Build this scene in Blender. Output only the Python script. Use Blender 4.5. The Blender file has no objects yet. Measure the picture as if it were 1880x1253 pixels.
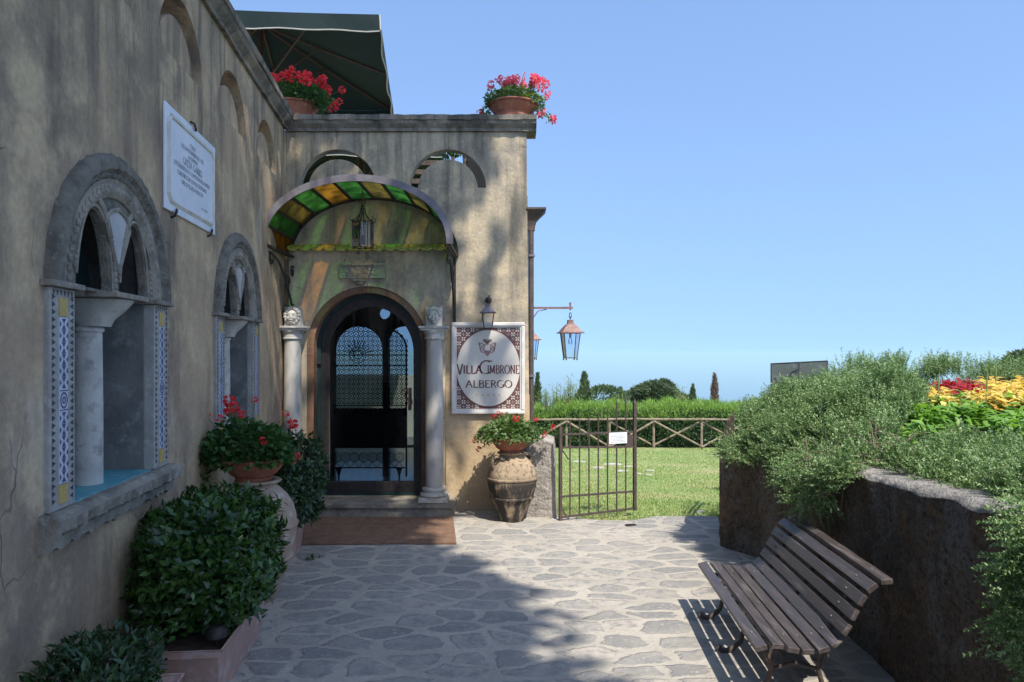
import bpy, math, random
import numpy as np
from mathutils import Matrix, Vector
R = math.radians
rng = np.random.default_rng(7)
random.seed(7)
scene = bpy.context.scene
COL = scene.collection
# ------------------------------------------------------------------ camera
F, H = 1350.0, 1.7                    # focal length in photo pixels, eye height
cam = bpy.data.cameras.new('camera')
cam.sensor_width = 36; cam.lens = 36 * F / 1880; cam.shift_y = 21.5 / 1880
cam.clip_start = 0.05; cam.clip_end = 200000
camo = bpy.data.objects.new('camera', cam); COL.objects.link(camo)
camo.location = (0, 0, H); camo.rotation_euler = (R(90), 0, 0)
scene.camera = camo
# ------------------------------------------------------------------ sky and sun
SUN = Vector((.31, -.63, 1.0)).normalized()
el = math.asin(SUN.z)
world = bpy.data.worlds.new('World'); scene.world = world; world.use_nodes = True
wn = world.node_tree; wn.nodes.clear()
sky = wn.nodes.new('ShaderNodeTexSky'); sky.sky_type = 'NISHITA'; sky.sun_disc = False
sky.sun_elevation = el; sky.sun_rotation = math.atan2(SUN.x, SUN.y)
sky.altitude = 350; sky.air_density = 1.0; sky.dust_density = 1; sky.ozone_density = 3
tcw = wn.nodes.new('ShaderNodeTexCoord'); mpw = wn.nodes.new('ShaderNodeMapping')   # clear sky well above the sea mist
mpw.inputs['Scale'].default_value = (1, 1, .53); mpw.inputs['Location'].default_value = (0, 0, .28)
wn.links.new(tcw.outputs['Generated'], mpw.inputs[0]); wn.links.new(mpw.outputs[0], sky.inputs[0])
bg = wn.nodes.new('ShaderNodeBackground'); bg.inputs[1].default_value = .15
wo = wn.nodes.new('ShaderNodeOutputWorld')
wn.links.new(sky.outputs[0], bg.inputs[0]); wn.links.new(bg.outputs[0], wo.inputs[0])
sl = bpy.data.lights.new('sun', 'SUN'); sl.energy = 3.35; sl.angle = R(.53); sl.color = (1, .945, .855)
so = bpy.data.objects.new('sun', sl); COL.objects.link(so); so.location = (5, -8, 15)
so.rotation_euler = SUN.to_track_quat('Z', 'Y').to_euler()
vs = scene.view_settings
vs.view_transform = 'Standard'; vs.look = 'None'; vs.gamma = 1; vs.exposure = 1.0
scene.cycles.max_bounces = 8; scene.cycles.transparent_max_bounces = 16
scene.cycles.volume_bounces = 0

# ------------------------------------------------------------------ material helpers
class NT:
    def __init__(s, name):
        s.m = bpy.data.materials.new(name); s.m.use_nodes = True
        s.t = s.m.node_tree; s.t.nodes.clear()
        s.out = s.n('ShaderNodeOutputMaterial')
        s.b = s.n('ShaderNodeBsdfPrincipled'); s.l(s.b.outputs[0], s.out.inputs[0])
        s.tc = s.n('ShaderNodeTexCoord')
    def n(s, t): return s.t.nodes.new(t)
    def l(s, a, b): s.t.links.new(a, b)
    def set(s, sock, v):
        if isinstance(v, (int, float)): sock.default_value = v
        elif isinstance(v, (tuple, list)):
            sock.default_value = (*v, 1) if len(v) == 3 and len(sock.default_value) == 4 else v
        else: s.l(v, sock)
    def vec(s, sc=(1, 1, 1), out=3, warp=0, wscale=3):
        mp = s.n('ShaderNodeMapping'); mp.inputs['Scale'].default_value = sc
        s.l(s.tc.outputs[out], mp.inputs[0]); v = mp.outputs[0]
        if warp:
            nz = s.n('ShaderNodeTexNoise'); nz.inputs['Scale'].default_value = wscale
            nz.inputs['Detail'].default_value = 3
            s.l(v, nz.inputs['Vector'])
            ma = s.n('ShaderNodeVectorMath'); ma.operation = 'MULTIPLY_ADD'
            s.l(nz.outputs['Color'], ma.inputs[0]); ma.inputs[1].default_value = (warp,) * 3
            s.l(v, ma.inputs[2]); v = ma.outputs[0]
        return v
    def noise(s, scale, sc=(1, 1, 1), detail=6, rough=.6, lo=.3, hi=.7, out=3, off=0):
        nz = s.n('ShaderNodeTexNoise'); nz.inputs['Scale'].default_value = scale
        nz.inputs['Detail'].default_value = detail; nz.inputs['Roughness'].default_value = rough
        mp = s.n('ShaderNodeMapping'); mp.inputs['Scale'].default_value = sc
        mp.inputs['Location'].default_value = (off, off * .7, off * 1.3)
        s.l(s.tc.outputs[out], mp.inputs[0]); s.l(mp.outputs[0], nz.inputs['Vector'])
        return s.rng(nz.outputs[0], lo, hi)
    def rng(s, v, a, b, c=0, d=1):
        r = s.n('ShaderNodeMapRange'); r.interpolation_type = 'SMOOTHSTEP'
        s.l(v, r.inputs[0])
        for i, x in enumerate((a, b, c, d)): r.inputs[i + 1].default_value = x
        return r.outputs[0]
    def mix(s, f, a, b, mode='MIX'):
        m = s.n('ShaderNodeMix'); m.data_type = 'RGBA'; m.blend_type = mode
        s.set(m.inputs[0], f); s.set(m.inputs[6], a); s.set(m.inputs[7], b)
        return m.outputs[2]
    def math(s, op, a, b=0):
        m = s.n('ShaderNodeMath'); m.operation = op; s.set(m.inputs[0], a); s.set(m.inputs[1], b)
        return m.outputs[0]
    def bump(s, h, strength=.5, dist=.01):
        b = s.n('ShaderNodeBump'); b.inputs['Strength'].default_value = strength
        b.inputs['Distance'].default_value = dist; s.set(b.inputs['Height'], h)
        if getattr(s, 'lastb', None): s.l(s.lastb, b.inputs['Normal'])
        s.lastb = b.outputs[0]; s.l(b.outputs[0], s.b.inputs['Normal'])
    def fin(s, col=None, rough=None, metal=None, spec=None):
        if col is not None: s.set(s.b.inputs['Base Color'], col)
        if rough is not None: s.set(s.b.inputs['Roughness'], rough)
        if metal is not None: s.set(s.b.inputs['Metallic'], metal)
        if spec is not None: s.set(s.b.inputs['Specular IOR Level'], spec)
        return s.m

def simple(name, c1, c2, scale=6, rough=.7, bump=.3, bs=40, metal=0, spec=.4, bd=.004, sc=(1, 1, 1), c3=None):
    t = NT(name)
    c = t.mix(t.noise(scale, sc), c1, c2)
    if c3: c = t.mix(t.noise(scale * 2.7, sc, lo=.5, hi=.72, off=5), c, c3)
    if bump: t.bump(t.noise(bs, sc, lo=0, hi=1), bump, bd)
    return t.fin(c, rough, metal, spec)

def plaster(name, tones, streak=(.13, .12, .11), sf=.75, pale=(.5, .47, .42), bumps=.45):
    t = NT(name)
    c = t.mix(t.noise(1.1, (1, 1, .6), detail=8, lo=.38, hi=.6), tones[0], tones[1])
    c = t.mix(t.noise(2.3, detail=9, rough=.65, lo=.45, hi=.64, off=3), c, tones[2])
    st = t.noise(2.6, (1, 1, .22), detail=7, lo=.5, hi=.72, off=9)
    c = t.mix(t.math('MULTIPLY', st, sf), c, streak)
    pl = t.noise(2.1, (1, 1, .4), detail=8, lo=.55, hi=.74, off=21)
    c = t.mix(t.math('MULTIPLY', pl, .6), c, pale)
    sz = t.n('ShaderNodeSeparateXYZ'); t.l(t.tc.outputs[3], sz.inputs[0])
    dr = t.math('MULTIPLY', t.noise(7, (1, 1, .06), detail=5, rough=.7, lo=.46, hi=.66, off=41), t.rng(sz.outputs[2], 2.2, 4.0, .15, .8))
    c = t.mix(t.math('MULTIPLY', dr, sf), c, streak)   # rain streaks running down from the cornice
    dp_ = t.math('MULTIPLY', t.noise(2.2, detail=8, lo=.35, hi=.6, off=51), t.rng(sz.outputs[2], .75, .05, 0, .55))
    c = t.mix(dp_, c, tuple(x * .55 for x in tones[1]))   # rising damp
    f = t.noise(30, detail=4, lo=.2, hi=.8)
    c = t.mix(.34, c, t.mix(f, (.35, .35, .35), (1, 1, 1)), 'MULTIPLY')
    cr = t.noise(14, detail=8, rough=.75, lo=.63, hi=.72, off=31)
    c = t.mix(t.math('MULTIPLY', cr, .5), c, (.1, .09, .08))
    vo = t.n('ShaderNodeTexVoronoi'); vo.feature = 'DISTANCE_TO_EDGE'; vo.inputs['Scale'].default_value = 1.0
    t.l(t.vec((1.1, 1.1, .8), warp=.55, wscale=2.5), vo.inputs['Vector'])
    ck = t.math('MULTIPLY', t.rng(vo.outputs['Distance'], .008, .001), t.noise(1.3, lo=.5, hi=.62, off=61))
    c = t.mix(t.math('MULTIPLY', ck, .7), c, (.07, .06, .05))   # hairline cracks
    t.bump(t.math('SUBTRACT', 1, ck), .5, .006)
    t.bump(t.noise(3.0, detail=4, lo=0, hi=1), .5, .03)
    t.bump(t.noise(45, detail=8, lo=0, hi=1), bumps, .006)
    return t.fin(c, .92, 0, .15)

def leafmat(name, cols, rough=.5, trans=.35, spec=.4, patch=0):
    t = NT(name)
    g = t.n('ShaderNodeNewGeometry'); r = t.n('ShaderNodeValToRGB')
    e = r.color_ramp.elements
    while len(e) < len(cols): e.new(.5)
    for i, c in enumerate(cols):
        e[i].position = i / max(1, len(cols) - 1); e[i].color = (*c, 1)
    t.l(g.outputs['Random Per Island'], r.inputs[0])
    rc = r.outputs[0]
    if patch: rc = t.mix(t.noise(patch, lo=.40, hi=.62, detail=3), t.mix(1, rc, (.40, .48, .36), 'MULTIPLY'), rc)
    t.fin(rc, rough, 0, spec)
    if trans:
        tr = t.n('ShaderNodeBsdfTranslucent'); mx = t.n('ShaderNodeMixShader')
        br = t.mix(1, rc, (1.3, 1.35, .7), 'MULTIPLY'); t.l(br, tr.inputs[0])
        mx.inputs[0].default_value = trans
        t.l(t.b.outputs[0], mx.inputs[1]); t.l(tr.outputs[0], mx.inputs[2]); t.l(mx.outputs[0], t.out.inputs[0])
    return t.m

M = {}
M['plaster'] = plaster('weathered_plaster', [(.48, .355, .225), (.29, .22, .155), (.56, .425, .265)], streak=(.145,.12,.095), sf=.9, pale=(.68,.565,.43))
M['plaster_front'] = plaster('ochre_plaster', [(.47, .39, .27), (.29, .255, .20), (.57, .46, .30)], streak=(.11, .105, .09), sf=.95, pale=(.68, .57, .39))
M['plaster_low'] = plaster('warm_plaster', [(.52, .38, .22), (.44, .34, .22), (.58, .44, .28)], streak=(.30, .25, .17), sf=.35, pale=(.6, .5, .36))
M['redbrown'] = plaster('brown_plaster', [(.20, .11, .07), (.14, .08, .055), (.25, .15, .09)], sf=.4, pale=(.28, .2, .14))
M['cornice'] = plaster('cornice_stone', [(.27, .23, .18), (.2, .18, .145), (.33, .27, .2)], streak=(.07, .07, .06), sf=.9, pale=(.42, .38, .3))
M['stone'] = simple('carved_stone', (.30, .265, .21), (.15, .135, .11), 7, .9, .8, 55, c3=(.33, .31, .26), bd=.008)
M['stone_dark'] = simple('dark_tuff', (.20, .18, .145), (.095, .085, .07), 9, .95, .9, 60, c3=(.22, .21, .17), bd=.01)
M['stone_pale'] = simple('pale_limestone', (.50, .48, .43), (.36, .345, .31), 5, .85, .5, 60, c3=(.24, .22, .2), bd=.004)
M['marble'] = simple('veined_marble', (.44, .415, .37), (.31, .295, .265), 6, .55, .25, 50, sc=(1, 1, .3), c3=(.28, .26, .25))
M['tympan'] = simple('grey_tympanum', (.42, .42, .41), (.32, .32, .32), 6, .8, .3, 50)
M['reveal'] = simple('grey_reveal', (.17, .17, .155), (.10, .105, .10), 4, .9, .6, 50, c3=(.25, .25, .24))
M['plaque'] = simple('plaque_marble', (.66, .68, .72), (.58, .60, .65), 4, .5, .1, 40)
M['plaque_edge'] = simple('plaque_moulding', (.60, .57, .50), (.46, .44, .38), 9, .6, .2, 40)
M['letter_grey'] = simple('worn_grey_letters', (.20, .21, .23), (.42, .44, .48), 14, .7, 0)
M['iron'] = simple('dark_iron', (.035, .032, .032), (.06, .05, .045), 20, .55, .3, 90, metal=.6)
M['iron_brown'] = simple('rusty_brown_iron', (.10, .075, .062), (.065, .05, .045), 14, .65, .3, 90, metal=.3, c3=(.16, .10, .07))
M['copper'] = simple('weathered_copper', (.24, .14, .115), (.16, .10, .085), 12, .6, .15, 60, metal=.2, c3=(.30, .21, .18))
M['lead'] = simple('grey_mauve_metal', (.20, .185, .20), (.13, .115, .125), 10, .55, .2, 60, metal=.3)
M['teal'] = simple('turquoise_sill', (.10, .34, .38), (.07, .26, .31), 5, .45, .2, 40, c3=(.2, .4, .42))
M['green_paint'] = simple('dark_green_shutter', (.01, .035, .032), (.008, .022, .022), 5, .45, .1, 40)
M['black'] = simple('black_void', (.008, .008, .008), (.012, .012, .012), 3, .9, 0)
M['tile_white'] = simple('white_tile', (.50, .52, .58), (.38, .41, .47), 9, .35, .1, 40)
M['tile_blue'] = simple('blue_tile', (.03, .06, .18), (.02, .04, .12), 9, .3, 0)
M['tile_black'] = simple('dark_inlay', (.05, .05, .06), (.03, .03, .035), 9, .5, 0)
M['tile_yellow'] = simple('ochre_tile', (.47, .34, .10), (.38, .27, .09), 25, .5, .3, 60)
M['roof_tile'] = simple('glazed_yellow_tile', (.42, .38, .08), (.28, .30, .06), 9, .4, .3, 40, c3=(.16, .22, .06))
M['terracotta'] = simple('terracotta', (.36, .13, .07), (.27, .09, .05), 6, .8, .4, 60, c3=(.42, .2, .12))
M['terra_pale'] = simple('limed_terracotta', (.38, .29, .215), (.27, .195, .14), 5, .85, .4, 60, c3=(.48, .41, .34))
M['terra_pink'] = simple('pink_terracotta', (.46, .29, .23), (.38, .24, .20), 4, .8, .3, 60, c3=(.5, .42, .40))
M['soil'] = simple('soil', (.05, .035, .025), (.09, .06, .04), 20, .95, 1, 70, bd=.02)
M['mat'] = simple('coir_mat', (.25, .145, .09), (.18, .10, .065), 8, .98, 1, 260, bd=.006, c3=(.30, .2, .14))
M['sign_white'] = simple('enamel_white', (.62, .575, .50), (.55, .51, .44), 4, .35, .05, 30)
M['sign_frame'] = simple('painted_frame', (.68, .64, .58), (.56, .52, .47), 6, .55, .3, 40)
M['sign_brown'] = simple('brown_enamel', (.16, .065, .055), (.12, .05, .045), 9, .35, 0)
M['sign_gold'] = simple('gold_star', (.55, .42, .20), (.45, .35, .18), 9, .4, 0)
M['paper'] = simple('notice_white', (.72, .72, .72), (.66, .66, .66), 6, .6, 0)
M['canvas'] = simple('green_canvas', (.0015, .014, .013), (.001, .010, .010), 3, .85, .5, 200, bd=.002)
M['piping'] = simple('pale_piping', (.42, .40, .34), (.34, .32, .28), 9, .8, 0)
M['wood_rib'] = simple('brown_wood_rib', (.08, .032, .018), (.055, .025, .014), 9, .6, .2, 40)
M['bark'] = simple('bark', (.12, .09, .065), (.07, .052, .04), 8, .95, 1, 30, sc=(1, 1, .3), bd=.03)
M['rustic'] = simple('peeled_pole_wood', (.29, .23, .165), (.15, .115, .08), 9, .85, .6, 40, bd=.01)
M['board'] = simple('dark_board', (.09, .11, .10), (.055, .07, .065), 2.5, .55, .1, 30, c3=(.14, .17, .15))
M['cream'] = simple('cream_render', (.6, .56, .46), (.52, .48, .4), 3, .85, .2, 30)
M['whitebulb'] = simple('white_socket', (.6, .6, .58), (.5, .5, .48), 9, .5, 0)

def benchwood():
    t = NT('bench_wood')
    g = t.n('ShaderNodeNewGeometry')
    a = t.noise(5, (14, 1, 14), detail=6, lo=.3, hi=.7)
    c = t.mix(a, (.045, .035, .031), (.085, .068, .060))
    c = t.mix(t.noise(3, (10, 1, 10), lo=.55, hi=.75, off=4), c, (.15, .13, .125))
    c = t.mix(t.noise(60, (3, .4, 3), detail=2, lo=.72, hi=.76, off=14), c, (.42, .38, .34))
    t.bump(t.noise(12, (12, .6, 12), lo=0, hi=1), .6, .004)
    return t.fin(c, t.rng(a, 0, 1, .32, .55), 0, .5)
M['bench'] = benchwood()
def glass(name, col, rough=.02, tint=1.0, refl=.12):
    t = NT(name); tr = t.n('ShaderNodeBsdfTransparent'); gl = t.n('ShaderNodeBsdfGlossy')
    mx = t.n('ShaderNodeMixShader'); fr = t.n('ShaderNodeFresnel'); fr.inputs[0].default_value = 1.5
    tr.inputs[0].default_value = (*col, 1); gl.inputs['Roughness'].default_value = rough
    t.l(fr.outputs[0], mx.inputs[0]); t.l(tr.outputs[0], mx.inputs[1]); t.l(gl.outputs[0], mx.inputs[2])
    t.l(mx.outputs[0], t.out.inputs[0]); return t.m
M['glass'] = glass('clear_glass', (.93, .95, .95))
M['glass_door'] = glass('tinted_door_glass', (.50, .56, .58))
M['glass_pale'] = glass('lantern_glass', (.86, .9, .93))
def stained(name, col):
    t = NT(name); c = t.mix(t.noise(9, lo=.35, hi=.7), col, tuple(x * .45 for x in col))
    tr = t.n('ShaderNodeBsdfTransparent'); t.l(c, tr.inputs[0])
    tl = t.n('ShaderNodeBsdfTranslucent'); t.l(c, tl.inputs[0])
    mx = t.n('ShaderNodeMixShader'); mx.inputs[0].default_value = .22
    m2 = t.n('ShaderNodeMixShader'); m2.inputs[0].default_value = .12
    t.fin(c, .3)
    t.l(tr.outputs[0], mx.inputs[1]); t.l(tl.outputs[0], mx.inputs[2])
    t.l(mx.outputs[0], m2.inputs[1]); t.l(t.b.outputs[0], m2.inputs[2]); t.l(m2.outputs[0], t.out.inputs[0])
    return t.m
M['pan_green'] = stained('green_awning_panel', (.085, .36, .065))
M['pan_amber'] = stained('amber_awning_panel', (.60, .31, .035))
M['pan_olive'] = stained('olive_awning_panel', (.31, .26, .065))

def amphora_mat():
    t = NT('aged_amphora')
    c = t.mix(t.noise(6, lo=.3, hi=.7), (.42, .32, .20), (.30, .22, .15))
    c = t.mix(t.noise(28, detail=8, rough=.8, lo=.5, hi=.62, off=2), c, (.10, .08, .06))
    c = t.mix(t.math('MULTIPLY', t.noise(5, (1.6, 1.6, .35), detail=8, rough=.7, lo=.36, hi=.50, off=7),
              t.rng(t_sep(t), .50, .38)), c, (.045, .04, .035))
    t.bump(t.noise(40, detail=8, lo=0, hi=1), .7, .006)
    return t.fin(c, .9, 0, .2)
def t_sep(t):
    s = t.n('ShaderNodeSeparateXYZ'); t.l(t.tc.outputs[3], s.inputs[0]); return s.outputs[2]
M['amphora'] = amphora_mat()

def paving():
    t = NT('stone_paving')
    v = t.vec((3.0, 4.9, 1), warp=.5, wscale=1.4)
    v2 = t.n('ShaderNodeVectorMath'); v2.operation = 'MULTIPLY_ADD'
    nz = t.n('ShaderNodeTexNoise'); nz.inputs['Scale'].default_value = 9; nz.inputs['Detail'].default_value = 4
    t.l(v, nz.inputs['Vector']); t.l(nz.outputs['Color'], v2.inputs[0]); v2.inputs[1].default_value = (.16,) * 3
    t.l(v, v2.inputs[2]); v = v2.outputs[0]
    vo = []
    for f in ('DISTANCE_TO_EDGE', 'F1'):
        x = t.n('ShaderNodeTexVoronoi'); x.feature = f; x.voronoi_dimensions = '2D'
        x.inputs['Scale'].default_value = 1.0; x.inputs['Randomness'].default_value = .82
        t.l(v, x.inputs['Vector']); vo.append(x)
    d = vo[0].outputs['Distance']; f1 = vo[1].outputs['Distance']
    # rounded stones: far from the edge and not too far from the centre
    dd = t.math('SUBTRACT', d, t.math('MULTIPLY', t.rng(f1, .36, .72), .12))
    mask = t.rng(dd, .06, .10)
    s = t.n('ShaderNodeSeparateColor'); t.l(vo[1].outputs['Color'], s.inputs[0])
    st = t.mix(s.outputs[0], (.225, .215, .195), (.345, .32, .275))
    st = t.mix(t.rng(s.outputs[1], .7, .95), st, (.42, .37, .31))
    st = t.mix(t.noise(11, detail=9, rough=.7, lo=.42, hi=.66), st, (.22, .215, .205))
    st = t.mix(t.noise(38, detail=5, rough=.7, lo=.55, hi=.7, off=3), st, (.45, .42, .38))
    mo = t.mix(t.noise(3, lo=.35, hi=.65, off=6), (.44, .40, .335), (.36, .328, .275))
    mo = t.mix(t.noise(60, detail=3, lo=.45, hi=.75, off=8), mo, (.36, .32, .27))
    wear = t.noise(1.3, detail=5, lo=.42, hi=.7, off=12)
    m2 = t.math('MULTIPLY', mask, t.rng(wear, 0, 1, 1, .62))
    c = t.mix(m2, mo, st)
    hgt = t.math('ADD', t.math('MULTIPLY', t.rng(dd, .045, .12), .55), t.math('MULTIPLY', t.noise(14, detail=8, rough=.65, lo=0, hi=1), .8))
    t.bump(hgt, .8, .018)
    t.bump(t.noise(90, detail=4, lo=0, hi=1), .35, .003)
    return t.fin(c, .82, 0, .25)
M['paving'] = paving()
def lawnmat():
    t = NT('lawn')
    c = t.mix(t.noise(1.1, (1, 1, 1), detail=6, lo=.35, hi=.65), (.22, .31, .11), (.34, .38, .165))
    c = t.mix(t.noise(.6, (1, 2.4, 1), detail=7, lo=.46, hi=.64, off=4), c, (.46, .40, .225))
    c = t.mix(t.noise(14, (1, 3, 1), detail=7, rough=.75, lo=.4, hi=.75, off=8), c, (.13, .24, .055))
    t.bump(t.noise(40, detail=6, lo=0, hi=1), .8, .03)
    return t.fin(c, .9, 0, .1)
M['lawn'] = lawnmat()
def wallrock():
    t = NT('rough_tuff_wall')
    c = t.mix(t.noise(2.2, detail=7, lo=.35, hi=.65), (.20, .15, .105), (.115, .09, .065))
    c = t.mix(t.noise(5, detail=8, rough=.7, lo=.52, hi=.66, off=3), c, (.25, .155, .085))
    c = t.mix(t.noise(3.1, (1, 1, .4), detail=8, lo=.46, hi=.62, off=13), c, (.23, .205, .175))
    c = t.mix(t.noise(18, detail=8, rough=.8, lo=.5, hi=.68, off=23), c, (.065, .052, .042))
    c = t.mix(t.math('MULTIPLY', t.noise(42, detail=6, rough=.8, lo=.50, hi=.60, off=71), .75), c, (.055, .045, .035))
    c = t.mix(t.math('MULTIPLY', t.noise(30, detail=7, rough=.8, lo=.54, hi=.66, off=81), .7), c, (.34, .28, .21))
    t.bump(t.noise(6, detail=9, rough=.75, lo=0, hi=1), 1, .06)
    t.bump(t.noise(45, detail=8, rough=.7, lo=0, hi=1), .8, .012)
    return t.fin(c, .95, 0, .1)
M['tuff'] = wallrock()
M['capstone'] = simple('rough_cement', (.40, .37, .33), (.26, .24, .21), 9, .95, 1, 50, bd=.02, c3=(.16, .14, .12))
M['pier'] = simple('rough_pier_render', (.40, .36, .31), (.28, .25, .215), 4, .95, 1, 30, bd=.02, c3=(.19, .165, .14))
def seam():
    t = NT('sea_water'); t.bump(t.noise(.02, detail=4, lo=0, hi=1), .3, 3)
    return t.fin((.006, .05, .16), .25, 0, .5)
M['sea'] = seam()
M['hill'] = simple('hillside', (.05, .07, .03), (.10, .09, .05), .05, .95, .5, 1)
M['laurel'] = leafmat('laurel_leaf', [(.025, .07, .016), (.04, .10, .02), (.06, .145, .027), (.10, .20, .04), (.025, .065, .018)], .3, .25, .5, patch=9)
M['laurel_d'] = leafmat('dark_shrub_leaf', [(.015, .04, .014), (.025, .062, .018), (.035, .085, .022)], .38, .2, .5)
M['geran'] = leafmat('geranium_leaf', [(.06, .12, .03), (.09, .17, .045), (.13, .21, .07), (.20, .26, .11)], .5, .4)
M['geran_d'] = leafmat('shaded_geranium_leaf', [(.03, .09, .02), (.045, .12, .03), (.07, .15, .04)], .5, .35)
M['petal'] = leafmat('red_petal', [(.50, .01, .02), (.72, .03, .04), (.80, .06, .08)], .5, .35)
M['petal_pink'] = leafmat('pink_red_petal', [(.70, .05, .12), (.84, .12, .22), (.88, .28, .38)], .5, .4)
M['rosemary'] = leafmat('rosemary_needle', [(.12, .22, .07), (.20, .32, .115), (.30, .41, .18), (.46, .54, .30)], .5, .25, patch=11)
M['rose_stem'] = leafmat('rosemary_twig', [(.20, .15, .11), (.13, .095, .07)], .9, 0)
M['coleus_y'] = leafmat('yellow_coleus_leaf', [(.62, .40, .07), (.75, .55, .12), (.68, .62, .20), (.60, .30, .06)], .5, .35)
M['coleus_r'] = leafmat('red_coleus_leaf', [(.33, .02, .03), (.45, .04, .045), (.28, .015, .03)], .5, .35)
M['green_leaf'] = leafmat('bright_green_leaf', [(.11, .24, .035), (.17, .33, .05), (.24, .42, .08)], .5, .4)
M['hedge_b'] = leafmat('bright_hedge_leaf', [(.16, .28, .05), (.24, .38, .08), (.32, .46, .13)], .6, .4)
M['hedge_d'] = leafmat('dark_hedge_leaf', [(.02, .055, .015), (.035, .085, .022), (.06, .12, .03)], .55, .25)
M['cypress'] = leafmat('cypress_leaf', [(.05, .09, .035), (.08, .13, .05), (.12, .17, .075)], .7, .2)
M['pine'] = leafmat('pine_leaf', [(.045, .075, .035), (.07, .11, .05), (.11, .15, .075)], .7, .2)
M['drycyp'] = leafmat('dry_cypress_leaf', [(.16, .11, .09), (.22, .16, .13)], .8, .2)
M['wispy'] = leafmat('pale_wispy_leaf', [(.20, .28, .09), (.30, .36, .15)], .6, .4)
M['grass'] = leafmat('grass_blade', [(.21, .33, .085), (.32, .40, .15), (.44, .45, .23)], .6, .35)
M['treeleaf'] = leafmat('tree_leaf', [(.03, .06, .02), (.05, .09, .03)], .6, .2)

# ------------------------------------------------------------------ mesh helpers
def finish(name, me, m, parent=None, loc=None, rotz=0, smooth=False, bev=0):
    o = bpy.data.objects.new(name, me); COL.objects.link(o)
    if m is not None:
        for mm in (m if isinstance(m, (list, tuple)) else [m]): me.materials.append(mm)
    if parent: o.parent = parent
    if loc is not None: o.location = loc
    o.rotation_euler = (0, 0, rotz)
    if smooth:
        for p in me.polygons: p.use_smooth = True
        try: me.set_sharp_from_angle(angle=R(40))
        except Exception: pass
    if bev:
        b = o.modifiers.new('bevel', 'BEVEL'); b.width = bev; b.segments = 2; b.limit_method = 'ANGLE'; b.angle_limit = R(40)
    return o

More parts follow.
